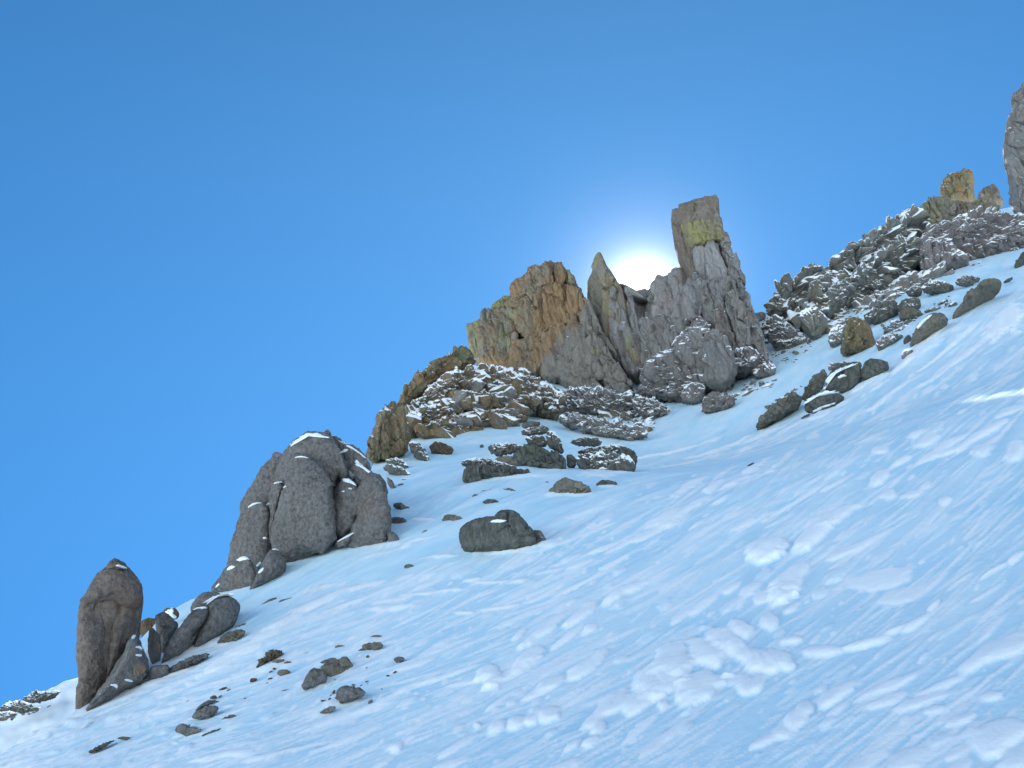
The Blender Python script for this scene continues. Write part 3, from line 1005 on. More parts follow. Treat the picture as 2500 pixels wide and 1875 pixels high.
ridge = far_ridge()
RD = (70.0, 0.0, 100)
rock(5, 'rock_outcrop', [(140, 1140), (215, 1075), (300, 1080), (410, 1062), (405, 1085), (340, 1130), (260, 1145), (190, 1150)], DARK_S,
     'dark jagged snow-flecked rock band under the snow crest at far left', style='rubble', D=(68.5, 0, 100), T=0.6)
rock(5, 'rock_outcrop', [(0, 1175), (80, 1135), (150, 1140), (270, 1180), (250, 1205), (120, 1215), (0, 1200)], DARK_S,
     'dark rock band lower down the far left ridge, dusted with snow', style='rubble', D=(66.5, 0, 100), T=0.5)
rock(5, 'rock_outcrop', [(-40, 1215), (60, 1205), (130, 1225), (60, 1250), (30, 1272), (-40, 1270)], PURPLE,
     'reddish dark rock at the left picture edge on the far ridge', style='rubble', D=(64.5, 0, 100), T=0.5)

# ---- the left pinnacle
root, D = group_root(5, 'rock_pinnacle', [(515, 1080), (517, 1205), (640, 1140), (700, 1110)], 'tall brown-grey pinnacle with a pointed top standing alone at left', 'pinnacle')
pin = []
pin.append(rock(5, 'shaft', [(770, 178), (705, 240), (650, 310), (600, 390), (545, 480), (529, 550), (537, 640), (542, 720), (512, 830), (522, 900), (539, 1000),
           (517, 1080), (517, 1230), (640, 1160), (760, 1050), (860, 900), (935, 720), (945, 640), (960, 540), (972, 440), (960, 375), (915, 310), (850, 235)],
           PINN, parent=root, D=D, T=0.5, n=2.4, style='slab', amp=0.35, dz=0.5))
pin.append(rock(5, 'hood', [(770, 176), (705, 240), (650, 310), (600, 390), (545, 478), (570, 510), (640, 520), (720, 500), (800, 560), (900, 560), (958, 520), (972, 440), (960, 375), (915, 310), (850, 235)],
           PINN, parent=root, D=D, T=0.55, n=2.3, style='smooth', amp=1.2, dz=0.25))
pin.append(rock(5, 'rib', [(600, 420), (700, 470), (738, 560), (716, 700), (728, 850), (722, 960), (690, 1060), (600, 1180), (517, 1235), (515, 1080), (537, 1000), (518, 900), (508, 830), (540, 720), (535, 640), (527, 550), (545, 480)],
           PINN, parent=root, D=D, T=0.62, n=2.3, style='smooth', amp=1.3, dz=0.15))
pin.append(rock(5, 'rib', [(740, 560), (800, 500), (880, 520), (870, 640), (830, 800), (760, 960), (700, 1050), (730, 900), (740, 740)],
           PINN, parent=root, D=D, T=0.6, n=2.2, style='smooth', amp=1.2, dz=0.0))
pin.append(rock(5, 'tip', [(770, 172), (735, 205), (705, 245), (780, 262), (862, 246), (825, 210), (790, 182)], PINN, parent=root, D=D, T=0.7, style='boulder', dz=-0.2))
tr = bvh_of(pin)
drape(5, [(775, 222), (810, 215), (860, 240), (850, 248), (800, 232)], tr, root, th=5)
rock(5, 'rock_cone', [(905, 683), (870, 720), (850, 800), (790, 880), (720, 990), (650, 1080), (540, 1230), (700, 1180), (840, 1080), (1000, 1000), (1003, 900), (998, 850), (960, 780), (940, 710)],
     MONO_S, 'grey cone-shaped rock with a rust patch leaning on the tall pinnacle', D=(D[0], D[1], D[2]), T=0.5, style='smooth', amp=1.2, sink=-0.5)
tr = bvh_of([BUILT[-1][0]])
cone = BUILT[-1][0]
drape(5, [(900, 770), (940, 760), (990, 800), (995, 822), (950, 790)], tr, cone, th=5)
drape(5, [(915, 822), (960, 822), (955, 838), (920, 836)], tr, cone, th=4)
drape(5, [(830, 992), (870, 990), (905, 1008), (870, 1010)], tr, cone, th=4)
drape(5, [(735, 1030), (770, 1020), (795, 1030), (790, 1060), (775, 1040)], tr, cone, th=4)
st = rock(5, 'rust_patch', [(905, 900), (935, 885), (985, 895), (985, 940), (930, 975), (900, 960)], RUST, parent=cone, D=(D[0] - 0.95 * 1.6, D[1], D[2]), T=0.12, style='smooth')

ROCK = rock
small = lambda zk, pts, label, mat=FLATG, **k: rock(zk, k.pop('name', 'stone'), pts, mat, label, 'stone', **k)
rock(5, 'boulder', [(1010, 905), (1080, 895), (1150, 900), (1140, 960), (1060, 1000), (1000, 1000)], FLATG, 'low grey boulder at the foot of the slim pillars beside the rust-patched cone')
rock(5, 'rock_slab', [(1140, 930), (1200, 880), (1290, 850), (1400, 810), (1420, 830), (1330, 880), (1230, 920), (1150, 955)], FLATG,
     'long narrow grey rock strip showing through snow below the twin slabs', style='rubble')
rock(5, 'stone', [(800, 1010), (870, 1000), (920, 1020), (900, 1060), (830, 1070)], FLATG, 'small grey rock at the right foot of the tall pinnacle', 'stone', sink=0)
rock(5, 'stone', [(920, 1010), (990, 985), (1010, 1000), (960, 1030), (900, 1040)], FLATG, 'flat grey stone with a snow rim under the rust-patched cone', 'stone', sink=0)
# pillars between the pinnacle and the twin slabs
rock(5, 'rock_outcrop', [(945, 605), (1000, 575), (1050, 580), (1050, 680), (990, 705), (945, 700)], DKBROWN, 'dark brown block on the skyline right beside the tall pinnacle', D=(D[0] + 7, 0, D[2]), style='crag', n=3)
rock(5, 'rock_pillar', [(1030, 640), (1065, 670), (1085, 740), (1092, 850), (1070, 900), (1035, 910), (1000, 830), (1000, 740), (1010, 660)], FLATG, 'slim grey pillar between tall pinnacle and twin slabs', 'pillar', style='smooth', amp=1.3, T=0.6)
rock(5, 'rock_dome', [(1050, 570), (1090, 548), (1140, 555), (1205, 600), (1200, 645), (1160, 700), (1110, 850), (1085, 850), (1075, 700), (1050, 640)], FLATG, 'rounded grey knob behind the slim pillar, on the skyline', style='boulder', D=(D[0] + 2.5, 0, D[2]), T=0.6)
rock(5, 'boulder', [(1098, 545), (1110, 515), (1150, 505), (1190, 510), (1212, 545), (1205, 580), (1150, 590)], DKBROWN, 'small dark boulder with snow face on the skyline behind the knob', D=(D[0] + 5, 0, D[2]))
tr = bvh_of([BUILT[-1][0]])
drape(5, [(1112, 540), (1125, 520), (1160, 514), (1180, 525), (1165, 545), (1205, 580), (1150, 580)], tr, BUILT[-1][0], th=6)
root, D = group_root(5, 'twin_slab_rock', [(1090, 890), (1240, 800), (1300, 770), (1560, 650)], 'pair of rounded grey slabs leaning together above the snow at left')
tw = [rock(5, 'slab', [(1400, 525), (1420, 470), (1460, 440), (1530, 428), (1590, 440), (1617, 490), (1610, 560), (1570, 640), (1500, 700), (1400, 760), (1290, 810), (1330, 690), (1380, 600)], MONO, parent=root, D=D, T=0.5, style='smooth', dz=0.2),
      rock(5, 'slab', [(1262, 565), (1300, 530), (1400, 515), (1405, 560), (1385, 620), (1290, 690), (1240, 810), (1080, 905), (1095, 850), (1140, 760), (1200, 650)], MONO, parent=root, D=D, T=0.5, style='smooth', dz=0.0),
      rock(5, 'slab', [(1290, 690), (1340, 640), (1390, 610), (1350, 680), (1300, 780), (1235, 820), (1250, 760)], MONO, parent=root, D=D, T=0.6, style='smooth', dz=0.2)]
tr = bvh_of(tw)
drape(5, [(1280, 528), (1320, 508), (1400, 500), (1410, 515), (1340, 520)], tr, root, th=6)
rock(5, 'rock_dome', [(1280, 520), (1300, 470), (1350, 410), (1430, 398), (1500, 420), (1450, 480), (1390, 530), (1300, 545)], MONO, 'smooth grey dome on the skyline behind the twin slabs', style='smooth', T=0.6, D=(D[0] + 2.4, 0, D[2]))
tr = bvh_of([BUILT[-1][0]])
drape(5, [(1370, 475), (1420, 440), (1500, 412), (1590, 408), (1590, 428), (1500, 428), (1430, 455), (1405, 490)], bvh_of([BUILT[-1][0]] + tw), BUILT[-1][0], th=9)

# ---- the grey monolith
root, D = group_root(4, 'monolith', [(830, 1195), (1000, 1180), (1270, 1165), (1650, 1135)], 'massive smooth grey monolith of rounded lobes left of the crag', 'monolith')
mo = []


def lobe(pts, dz, T=0.5, mat=MONO, name='lobe', n=2.45, style='smooth', amp=1.7):
    cx, cy = sum(p[0] for p in pts) / len(pts), sum(p[1] for p in pts) / len(pts)
    if name == 'lobe':
        pts = [(cx + 1.03 * (p[0] - cx), cy + 1.015 * (p[1] - cy)) for p in pts]
    o = rock(4, name, pts, mat, parent=root, D=D, T=T, n=n, style=style, amp=amp, dz=dz)
    mo.append(o)
    return o


lobe([(860, 330), (1000, 230), (1200, 280), (1450, 500), (1600, 700), (1620, 1120), (1300, 1130), (900, 1170), (560, 1240), (430, 1180), (500, 860), (560, 640), (720, 450)], 1.6, 0.25, MONO, 'core')
lobe([(850, 290), (950, 203), (1040, 188), (1120, 205), (1190, 232), (1245, 300), (1270, 400), (1312, 520), (1260, 560), (1200, 700), (1000, 800), (860, 760), (790, 640), (758, 510), (800, 370)], 0.9)
lobe([(890, 388), (950, 376), (1010, 392), (1100, 480), (1215, 600), (1192, 720), (1182, 850), (1192, 980), (1225, 1070), (1150, 1170), (1000, 1225), (840, 1260), (770, 1200), (700, 1090), (705, 950), (745, 800), (765, 700), (800, 640), (860, 540)], -0.3, 0.55)
lobe([(740, 346), (795, 370), (785, 450), (765, 570), (790, 640), (740, 780), (620, 860), (470, 880), (466, 800), (520, 650), (600, 510), (660, 420), (705, 385)], 1.2)
lobe([(700, 610), (760, 590), (800, 640), (765, 720), (745, 860), (715, 1010), (680, 1110), (690, 900), (690, 760)], 0.3, 0.7)
lobe([(510, 800), (545, 765), (600, 752), (655, 775), (690, 890), (697, 1000), (670, 1110), (650, 1250), (570, 1330), (365, 1300), (380, 1130), (405, 1040), (425, 990), (470, 870)], 0.4, 0.5)
lobe([(1270, 583), (1320, 560), (1380, 595), (1425, 660), (1445, 740), (1400, 860), (1340, 990), (1225, 1070), (1195, 950), (1186, 820), (1212, 660)], 0.1, 0.55)
lobe([(1380, 445), (1430, 455), (1510, 510), (1580, 540), (1640, 680), (1630, 800), (1500, 900), (1400, 880), (1440, 740), (1400, 620), (1360, 500)], 0.6, 0.5)
lobe([(1420, 600), (1500, 540), (1600, 580), (1650, 720), (1640, 880), (1640, 990), (1665, 1150), (1500, 1180), (1270, 1185), (1235, 1120), (1300, 1040), (1400, 860)], 0.3, 0.5)
lobe([(1560, 500), (1620, 560), (1650, 700), (1640, 800), (1650, 960), (1600, 980), (1590, 760), (1600, 640)], 0.8, 0.8)
lobe([(1180, 320), (1250, 310), (1280, 400), (1325, 540), (1300, 580), (1250, 560), (1220, 440)], 0.5, 0.8)
lobe([(1185, 232), (1260, 258), (1380, 310), (1490, 410), (1525, 500), (1450, 560), (1330, 560), (1240, 400)], 1.6, 0.5, MONO_S)
lobe([(1130, 190), (1155, 165), (1185, 185), (1195, 220), (1150, 225)], 0.9, 0.8, FLATG, 'top_stone', 3)
lobe([(705, 365), (735, 344), (752, 350), (795, 362), (790, 400), (720, 400)], 0.9, 0.8, FLATG, 'top_stone', 3)
lobe([(1225, 1080), (1290, 1050), (1370, 1000), (1340, 1070), (1260, 1130), (1225, 1110)], -0.3, 0.6)
tr = bvh_of(mo)
for pts in ([(845, 300), (900, 245), (960, 195), (1050, 184), (1150, 208), (1190, 240), (1140, 225), (1040, 200), (965, 212), (900, 268), (855, 310)],
            [(888, 392), (920, 375), (970, 376), (1012, 396), (970, 388), (920, 388)],
            [(705, 610), (740, 585), (790, 580), (795, 596), (750, 596)],
            [(505, 805), (540, 760), (600, 748), (645, 758), (600, 762), (545, 780)],
            [(655, 772), (690, 750), (690, 772), (665, 782)],
            [(1268, 580), (1310, 548), (1370, 580), (1395, 620), (1340, 595)],
            [(1375, 450), (1385, 398), (1430, 440), (1505, 500), (1505, 530), (1440, 470)],
            [(1255, 355), (1290, 320), (1330, 320), (1310, 350)],
            [(1290, 290), (1340, 290), (1420, 345), (1495, 410), (1450, 385), (1380, 330)],
            [(1318, 490), (1350, 490), (1385, 575), (1345, 555)],
            [(622, 1040), (660, 1030), (680, 1045), (650, 1052)], [(575, 1265), (625, 1222), (620, 1250), (590, 1275)],
            [(655, 1195), (690, 1150), (685, 1170), (665, 1200)],
            [(1225, 1080), (1290, 1030), (1375, 992), (1370, 1008), (1290, 1050)],
            [(800, 632), (825, 610), (828, 622), (808, 635)],
            [(1270, 662), (1300, 655), (1298, 668), (1275, 670)], [(1315, 632), (1360, 635), (1365, 650), (1330, 645)]):
    drape(4, pts, tr, root, th=4.5)

toe = [rock(4, 'boulder', [(420, 1205), (500, 1180), (550, 1215), (592, 1340), (600, 1390), (510, 1490), (350, 1500), (200, 1468), (268, 1380), (325, 1290)], MONO, 'rounded grey rock lobe at the lower left foot of the monolith, on the skyline', style='smooth', sink=0.1),
       rock(4, 'boulder', [(700, 1130), (760, 1140), (832, 1240), (812, 1320), (740, 1385), (620, 1440), (505, 1500), (560, 1400), (620, 1290), (650, 1200)], MONO, 'smooth grey rock wedge under the left column of the monolith', style='smooth', sink=0.1)]
for pts in ([(410, 1225), (450, 1195), (500, 1182), (545, 1220), (500, 1212), (450, 1230)], [(330, 1312), (370, 1262), (415, 1265), (400, 1285), (355, 1300)], [(245, 1445), (270, 1412), (288, 1408), (270, 1435)]):
    drape(4, pts, bvh_of([toe[0]]), toe[0], th=4.5)
for pts in ([(705, 1135), (735, 1120), (770, 1140), (740, 1138)], [(590, 1325), (620, 1290), (655, 1270), (635, 1310), (600, 1330)]):
    drape(4, pts, bvh_of([toe[1]]), toe[1], th=4.5)

# ---- slabs right of the monolith
for zk, pts, lab, mat in [
    (3, [(225, 950), (270, 920), (350, 945), (420, 985), (445, 1025), (380, 1010), (290, 985)], 'flat dark slab in snow just right of the monolith top', DARK_S),
    (3, [(330, 1060), (370, 1050), (395, 1080), (350, 1085)], 'small dark stone below the flat slab right of the monolith', FLATG),
    (3, [(350, 1020), (400, 1015), (455, 1060), (400, 1045)], 'thin dark stone edge below the flat slab right of the monolith', DARK_S),
    (3, [(255, 1000), (300, 1040), (345, 1130), (310, 1110), (270, 1060)], 'narrow pointed grey slab against the right side of the monolith', MONO_S),
    (3, [(295, 1195), (340, 1180), (400, 1205), (450, 1250), (390, 1255), (330, 1230)], 'wide flat grey slab in snow right of the monolith, mid height', FLATG),
    (3, [(280, 1290), (330, 1275), (410, 1300), (350, 1355), (310, 1340), (285, 1320)], 'angular grey slab in snow right of the monolith, below the wide flat slab', FLATG),
    (3, [(265, 1375), (310, 1380), (355, 1430), (340, 1470), (285, 1485), (268, 1440)], 'grey boulder touching the lower right corner of the monolith', FLATG),
]:
    rock(zk, 'rock_slab', pts, mat, lab)

# ---- the brown cliff and rocky shoulder below the crag
rock(3, 'cliff', [(110, 850), (150, 760), (190, 640), (188, 592), (250, 548), (330, 540), (400, 640), (420, 740), (395, 870), (300, 890), (170, 925), (135, 900)], BROWN_D,
     'ochre brown cliff end of the rocky shoulder just above the monolith', 'cliff', style='crag', n=3.2, T=0.6)
root, D = group_root(3, 'rocky_shoulder', [(430, 760), (600, 755), (1130, 650)], 'broken ochre rock shoulder striped with snow ledges below the crag', 'rock')
SH = []
D = (D[0] + 2.0, D[1], D[2])
for nm, pts, dz, mat, sty, nn in [
    ('crest_ledge', [(300, 560), (335, 480), (400, 400), (470, 330), (560, 255), (640, 212), (720, 185), (800, 165), (850, 250), (720, 330), (560, 430), (420, 540), (330, 600)], 3.0, BROWN_D, 'crag', 3),
    ('crest_block', [(690, 215), (720, 183), (760, 190), (770, 250), (700, 260)], 3.0, BROWN_D, 'crag', 3),
    ('crest_block', [(785, 165), (815, 145), (835, 160), (850, 250), (800, 260)], 3.2, BROWN_D, 'crag', 3),
    ('crest_block', [(560, 270), (600, 228), (650, 210), (660, 270), (600, 300)], 2.8, BROWN_D, 'crag', 3),
    ('ledge', [(380, 560), (520, 460), (720, 330), (900, 260), (980, 300), (1000, 420), (800, 480), (560, 600), (400, 640)], 1.9, BROWN_S, 'rubble', 2.6),
    ('ledge', [(380, 640), (560, 560), (800, 470), (1080, 420), (1230, 470), (1180, 560), (900, 600), (600, 660), (400, 710)], 0.8, BROWN_S, 'rubble', 2.6),
    ('ledge', [(420, 710), (560, 640), (800, 580), (1100, 540), (1250, 600), (1140, 650), (900, 690), (620, 755), (520, 760)], -0.2, BROWN_S, 'rubble', 2.8),
    ('ledge', [(880, 300), (1040, 270), (1180, 340), (1300, 440), (1300, 560), (1150, 560), (1000, 460)], 1.5, BROWN_S, 'rubble', 2.6),
]:
    SH.append(rock(3, nm, pts, mat, parent=root, D=D, T=0.45, n=nn, style=sty, dz=dz, amp=1.0))
rock(3, 'rock_outcrop', [(550, 790), (600, 768), (650, 790), (690, 800), (718, 840), (660, 868), (600, 855), (548, 830)], DKBROWN, 'small dark brown outcrop with a snow top right of the ochre cliff', style='crag')
rock(3, 'rock_slab', [(405, 780), (450, 770), (520, 830), (550, 900), (540, 930), (480, 900), (430, 840)], DARK_S, 'snow-streaked grey rocks against the right foot of the ochre cliff', style='rubble')
rock(3, 'rock_slab', [(230, 900), (310, 880), (380, 900), (420, 960), (340, 960)], DARK_S, 'low snowy rock under the ochre cliff beside the monolith', style='rubble')

# ---- the crag: brown block, spire, saddle wall, tower, buttress
_d0, _d1 = hit(1330, 925)[1], hit(1690, 985)[1]
CD = (0.5 * (_d0 + _d1) + 1.0, float(np.clip((_d1 - _d0) / 360, -0.045, 0.045)), 1510.0)


def croot(name, label, cat, px, py):
    rx, ry, rz = [float(q) for q in ray(px, py)]
    d = CD[0] + CD[1] * (px - CD[2])
    return thing(name, label, cat, (rx / ry * d, d, rz / ry * d))


def cpart(root, nm, pts, mat, dz, T=0.4, n=5, style='crag', amp=0.8, rnd=1):
    if nm not in ('cap_block', 'back_block', 'top_block', 'blade', 'wall_face', 'core', 'rim_block', 'edge_column', 'edge_fin', 'roof_block', 'yellow_shoulder'):
        cx, cy = sum(p[0] for p in pts) / len(pts), sum(p[1] for p in pts) / len(pts)
        pts = [(cx + 1.09 * (p[0] - cx), cy + 1.04 * (p[1] - cy)) for p in pts]      # neighbours overlap, so only cracks show between them
    return rock(1, nm, pts, mat, parent=root, D=CD, T=T, n=max(n, 4.0) * 1.4, style=style, amp=amp, dz=1.35 * dz - (2.0 if root.name == 'snowy_buttress' else 0.0), rnd=rnd, den=1.35)


# saddle wall (behind)
root = croot('saddle_wall', 'grey wall under the bright sun gap between spire and tower', 'rock wall', 1600, 930)
cpart(root, 'wall_face', [(1140, 700), (1170, 745), (1205, 772), (1245, 772), (1300, 740), (1380, 700), (1420, 650), (1520, 605), (1600, 585), (1680, 640), (1760, 900), (1740, 1050), (1600, 1180), (1440, 1280), (1300, 1250), (1220, 1050), (1150, 850)], CRAG, 3.2, 0.3, 4, 'slab', 0.8)
cpart(root, 'wall_block', [(1370, 790), (1480, 720), (1600, 690), (1680, 760), (1700, 900), (1600, 960), (1480, 980), (1390, 960)], PALE, 1.9, 0.3, 3.6, 'slab', 0.8)
cpart(root, 'wall_column', [(1185, 800), (1240, 840), (1280, 1000), (1350, 1180), (1420, 1290), (1300, 1330), (1250, 1170), (1200, 980)], CRAG, 1.6, 0.5, 3)
cpart(root, 'wall_column', [(1262, 950), (1370, 925), (1405, 1060), (1440, 1230), (1360, 1260), (1300, 1120)], CRAG, 1.4, 0.5, 3)
cpart(root, 'wall_column', [(1360, 920), (1500, 930), (1620, 960), (1560, 1080), (1470, 1180), (1430, 1200), (1400, 1080)], CRAG, 1.5, 0.4, 3.4)
# tower
root = croot('rock_tower', 'tall leaning rock tower with brown cap and yellow lichen band right of the sun', 'rock tower', 1830, 915)
cpart(root, 'dark_face', [(1500, 260), (1600, 280), (1650, 420), (1690, 560), (1710, 720), (1650, 700), (1568, 600), (1540, 500), (1515, 390)], CAPB, 2.3, 0.7, 5, 'slab', 0.7)
cpart(root, 'core', [(1560, 250), (1800, 230), (1850, 400), (1930, 600), (1990, 760), (2050, 950), (2100, 1150), (1900, 1230), (1800, 1000), (1690, 720), (1630, 460)], CRAG, 2.6, 0.22, 4, 'crag', 0.6)
cpart(root, 'cap_block', [(1498, 205), (1560, 175), (1640, 142), (1668, 128), (1795, 102), (1813, 125), (1818, 240), (1838, 300), (1790, 312), (1690, 318), (1580, 310), (1505, 295), (1494, 262)], CAPB, 0.9, 0.42, 5, 'boulder', 0.6, 0)
cpart(root, 'lichen_block', [(1560, 300), (1640, 285), (1790, 268), (1828, 300), (1838, 350), (1740, 375), (1620, 395), (1590, 360)], YELLOW, 1.0, 0.8, 3.6, 'slab', 0.7)
cpart(root, 'lichen_block', [(1595, 385), (1740, 362), (1840, 340), (1862, 400), (1800, 418), (1700, 432), (1630, 455)], YELLOW, 1.1, 0.9, 3.6, 'slab', 0.7)
cpart(root, 'pale_slab', [(1632, 445), (1720, 428), (1722, 560), (1728, 700), (1690, 712), (1660, 600)], PALE, 0.75, 0.7, 4, 'slab', 0.5)
cpart(root, 'pale_slab', [(1718, 428), (1800, 412), (1830, 520), (1882, 655), (1800, 690), (1730, 702), (1722, 560)], PALE, 0.9, 0.6, 4, 'slab', 0.5)
cpart(root, 'edge_column', [(1800, 400), (1858, 350), (1890, 430), (1900, 500), (1940, 560), (1975, 650), (1998, 730), (1900, 720), (1840, 560)], CRAG, 1.5, 0.6, 3.2)
cpart(root, 'lower_column', [(1640, 640), (1690, 705), (1760, 760), (1810, 950), (1860, 1120), (1905, 1260), (1850, 1160), (1740, 960), (1690, 810)], CRAG, 0.9, 0.7, 3)
cpart(root, 'lower_column', [(1700, 700), (1800, 690), (1850, 850), (1890, 1000), (1950, 1190), (1890, 1190), (1840, 1080), (1780, 920)], CRAG, 0.5, 0.6, 3.2)
cpart(root, 'lower_column', [(1800, 690), (1890, 665), (1960, 830), (2020, 1050), (2050, 1180), (1950, 1190), (1890, 1000), (1850, 850)], CRAG, 0.6, 0.6, 3.2)
cpart(root, 'lower_column', [(1890, 670), (1990, 720), (2036, 852), (2060, 950), (2070, 1060), (2010, 1030), (1960, 850)], CRAG, 1.0, 0.6, 3.2)
cpart(root, 'lower_column', [(1965, 880), (2036, 860), (2080, 960), (2130, 1110), (2150, 1260), (2060, 1160), (2015, 1050)], CRAG, 0.7, 0.6, 3)
cpart(root, 'red_foot', [(1880, 1170), (1960, 1140), (2050, 1130), (2090, 1200), (2010, 1270), (1910, 1290)], PURPLE, -0.4, 0.6, 2.8)
rock(1, 'rock_block', [(2030, 1190), (2080, 1150), (2150, 1160), (2205, 1290), (2130, 1310), (2040, 1310)], CRAG_S, 'ribbed grey block at the right foot of the tower', style='crag', n=3)
# spire
root = croot('rock_spire', 'slender pointed spire left of the sun gap', 'spire', 1560, 930)
cpart(root, 'blade', [(1000, 508), (975, 560), (965, 590), (938, 640), (918, 700), (926, 800), (945, 880), (985, 960), (1030, 1080), (1120, 1250), (1240, 1340), (1300, 1300), (1260, 1150), (1210, 980), (1190, 830), (1165, 745), (1112, 690), (1080, 640), (1035, 560), (1015, 515)], OLIVE, 1.9, 0.45, 2.6, 'slab', 0.7)
cpart(root, 'grey_rib', [(1060, 700), (1130, 760), (1175, 900), (1210, 1050), (1280, 1230), (1250, 1320), (1160, 1260), (1080, 1100), (1040, 900)], CRAG, 1.2, 0.45, 2.6, 'slab', 0.8)
# brown block
root = croot('brown_crag', 'blocky ochre and yellow-lichened crag, left end of the summit rocks', 'crag', 1330, 930)
cpart(root, 'back_block', [(400, 690), (500, 640), (640, 562), (690, 580), (700, 545), (740, 540), (770, 590), (840, 700), (920, 830), (1000, 1000), (1080, 1180), (900, 1300), (600, 1280), (430, 1200), (395, 800)], CRAGMIX, 2.6, 0.25, 4, 'crag', 0.7)
cpart(root, 'roof_block', [(396, 700), (500, 635), (640, 560), (668, 575), (690, 640), (700, 720), (600, 740), (480, 800), (420, 850), (400, 770)], CRAGMIX, 0.4, 0.45, 4, 'crag', 0.7)
cpart(root, 'top_block', [(690, 560), (712, 540), (740, 542), (765, 590), (780, 680), (720, 720), (690, 640)], CRAGMIX, 0.6, 0.7, 3.5, 'crag', 0.7)
cpart(root, 'ochre_face', [(430, 830), (540, 760), (690, 720), (760, 740), (790, 900), (770, 990), (640, 1020), (600, 1100), (480, 1050), (440, 960)], CRAGMIX, 0.1, 0.4, 3.4, 'crag', 0.9)
cpart(root, 'orange_foot', [(400, 1150), (430, 1080), (540, 1050), (610, 1060), (612, 1170), (600, 1290), (480, 1290), (400, 1280)], CRAGMIX, -0.5, 0.5, 3.4, 'crag', 0.8)
cpart(root, 'grey_pillar', [(612, 1040), (700, 990), (790, 970), (820, 1100), (820, 1290), (740, 1330), (600, 1300)], CRAGMIX, -0.6, 0.5, 3.2, 'slab', 1.0)
cpart(root, 'olive_slab', [(770, 720), (850, 740), (930, 860), (990, 980), (1050, 1100), (1140, 1250), (1000, 1180), (880, 1000), (790, 900)], CRAGMIX, 0.6, 0.5, 3.2, 'slab', 0.8)
cpart(root, 'edge_fin', [(785, 600), (805, 605), (850, 700), (925, 840), (900, 850), (830, 760), (790, 680)], OLIVE, 1.2, 0.8, 3, 'crag', 0.7)
cpart(root, 'right_slab', [(800, 920), (900, 980), (1010, 1080), (1100, 1220), (1190, 1380), (1100, 1400), (900, 1340), (830, 1300), (800, 1100)], CRAGMIX, -0.2, 0.45, 3, 'crag', 0.8)
cpart(root, 'foot_slab', [(730, 1200), (780, 1180), (870, 1250), (960, 1340), (1020, 1400), (860, 1400), (740, 1350)], CRAGMIX, -0.8, 0.5, 3, 'crag', 0.8)
cpart(root, 'foot_slab', [(1000, 1180), (1080, 1220), (1180, 1320), (1245, 1400), (1150, 1420), (1040, 1340)], CRAGMIX, -0.5, 0.5, 3, 'crag', 0.8)
cpart(root, 'yellow_shoulder', [(250, 880), (300, 810), (395, 765), (430, 800), (440, 870), (330, 900), (260, 920)], YELLOW, 0.6, 0.6, 3, 'crag', 0.8)
cpart(root, 'olive_shoulder', [(200, 940), (260, 880), (400, 870), (450, 960), (440, 1100), (400, 1220), (300, 1220), (210, 1200), (180, 1060)], OLIVE, 0.2, 0.5, 3.2, 'crag', 0.9)
cpart(root, 'rim_block', [(108, 990), (125, 950), (200, 925), (230, 960), (230, 1100), (210, 1220), (160, 1210), (135, 1150), (118, 1060)], YELLOW, 0.5, 0.6, 3.2, 'crag', 0.8)
cpart(root, 'foot_block', [(200, 1090), (300, 1060), (330, 1150), (400, 1200), (390, 1280), (290, 1240), (200, 1220)], CRAGMIX, -0.1, 0.5, 3, 'crag', 0.9)
# buttress in front of the wall
root = croot('snowy_buttress', 'stepped grey buttress dusted with snow below the saddle wall and tower', 'buttress', 1680, 970)
cpart(root, 'ridge', [(1440, 1200), (1550, 1110), (1660, 1045), (1760, 1045), (1830, 1085), (1870, 1180), (1910, 1280), (1850, 1370), (1700, 1400), (1520, 1380), (1330, 1380), (1300, 1320)], BUTT, -0.6, 0.5, 2.6, 'crag', 0.9)
cpart(root, 'pillar', [(1690, 1140), (1750, 1085), (1830, 1100), (1880, 1190), (1915, 1280), (1850, 1370), (1770, 1380), (1710, 1300)], CRAG, -1.4, 0.5, 3, 'slab', 0.9)
cpart(root, 'pillar', [(1560, 1170), (1680, 1110), (1715, 1250), (1730, 1380), (1640, 1400), (1570, 1300)], CRAG, -1.2, 0.5, 3, 'crag', 0.8)
cpart(root, 'red_ledge', [(1500, 1110), (1590, 1010), (1690, 915), (1740, 980), (1750, 1050), (1640, 1060), (1540, 1140)], PURPLE, 0.5, 0.4, 2.6, 'ledge', 0.8)
cpart(root, 'rubble_foot', [(1250, 1410), (1320, 1350), (1450, 1280), (1570, 1290), (1680, 1350), (1700, 1420), (1620, 1460), (1460, 1450), (1330, 1450)], BUTT, -1.6, 0.45, 2.4, 'rib', 1.0)
cpart(root, 'red_foot', [(1555, 1410), (1640, 1350), (1710, 1370), (1720, 1410), (1660, 1480), (1570, 1470)], PURPLE, -2.2, 0.5, 2.4, 'crag', 0.8)
rock(1, 'rock_block', [(1260, 1420), (1320, 1340), (1400, 1330), (1420, 1420), (1300, 1450)], BUTT, 'small snowy block at the left foot of the stepped buttress', style='crag')
rock(1, 'rock_block', [(1020, 1420), (1060, 1360), (1180, 1350), (1220, 1420), (1190, 1470), (1100, 1470), (1030, 1450)], CRAG, 'squat grey block below the foot of the spire', style='crag', n=3)
rock(1, 'rock_block', [(900, 1400), (960, 1350), (1040, 1370), (1030, 1440), (930, 1450)], BUTT, 'snow-topped grey block below the brown crag, left of the squat block', style='crag', n=3)
rock(1, 'rock_outcrop', [(1700, 1500), (1710, 1440), (1790, 1400), (1880, 1430), (1925, 1480), (1850, 1520), (1770, 1540), (1700, 1530)], BUTT, 'low heap of snow-covered stones just right of the red buttress foot', style='rubble')

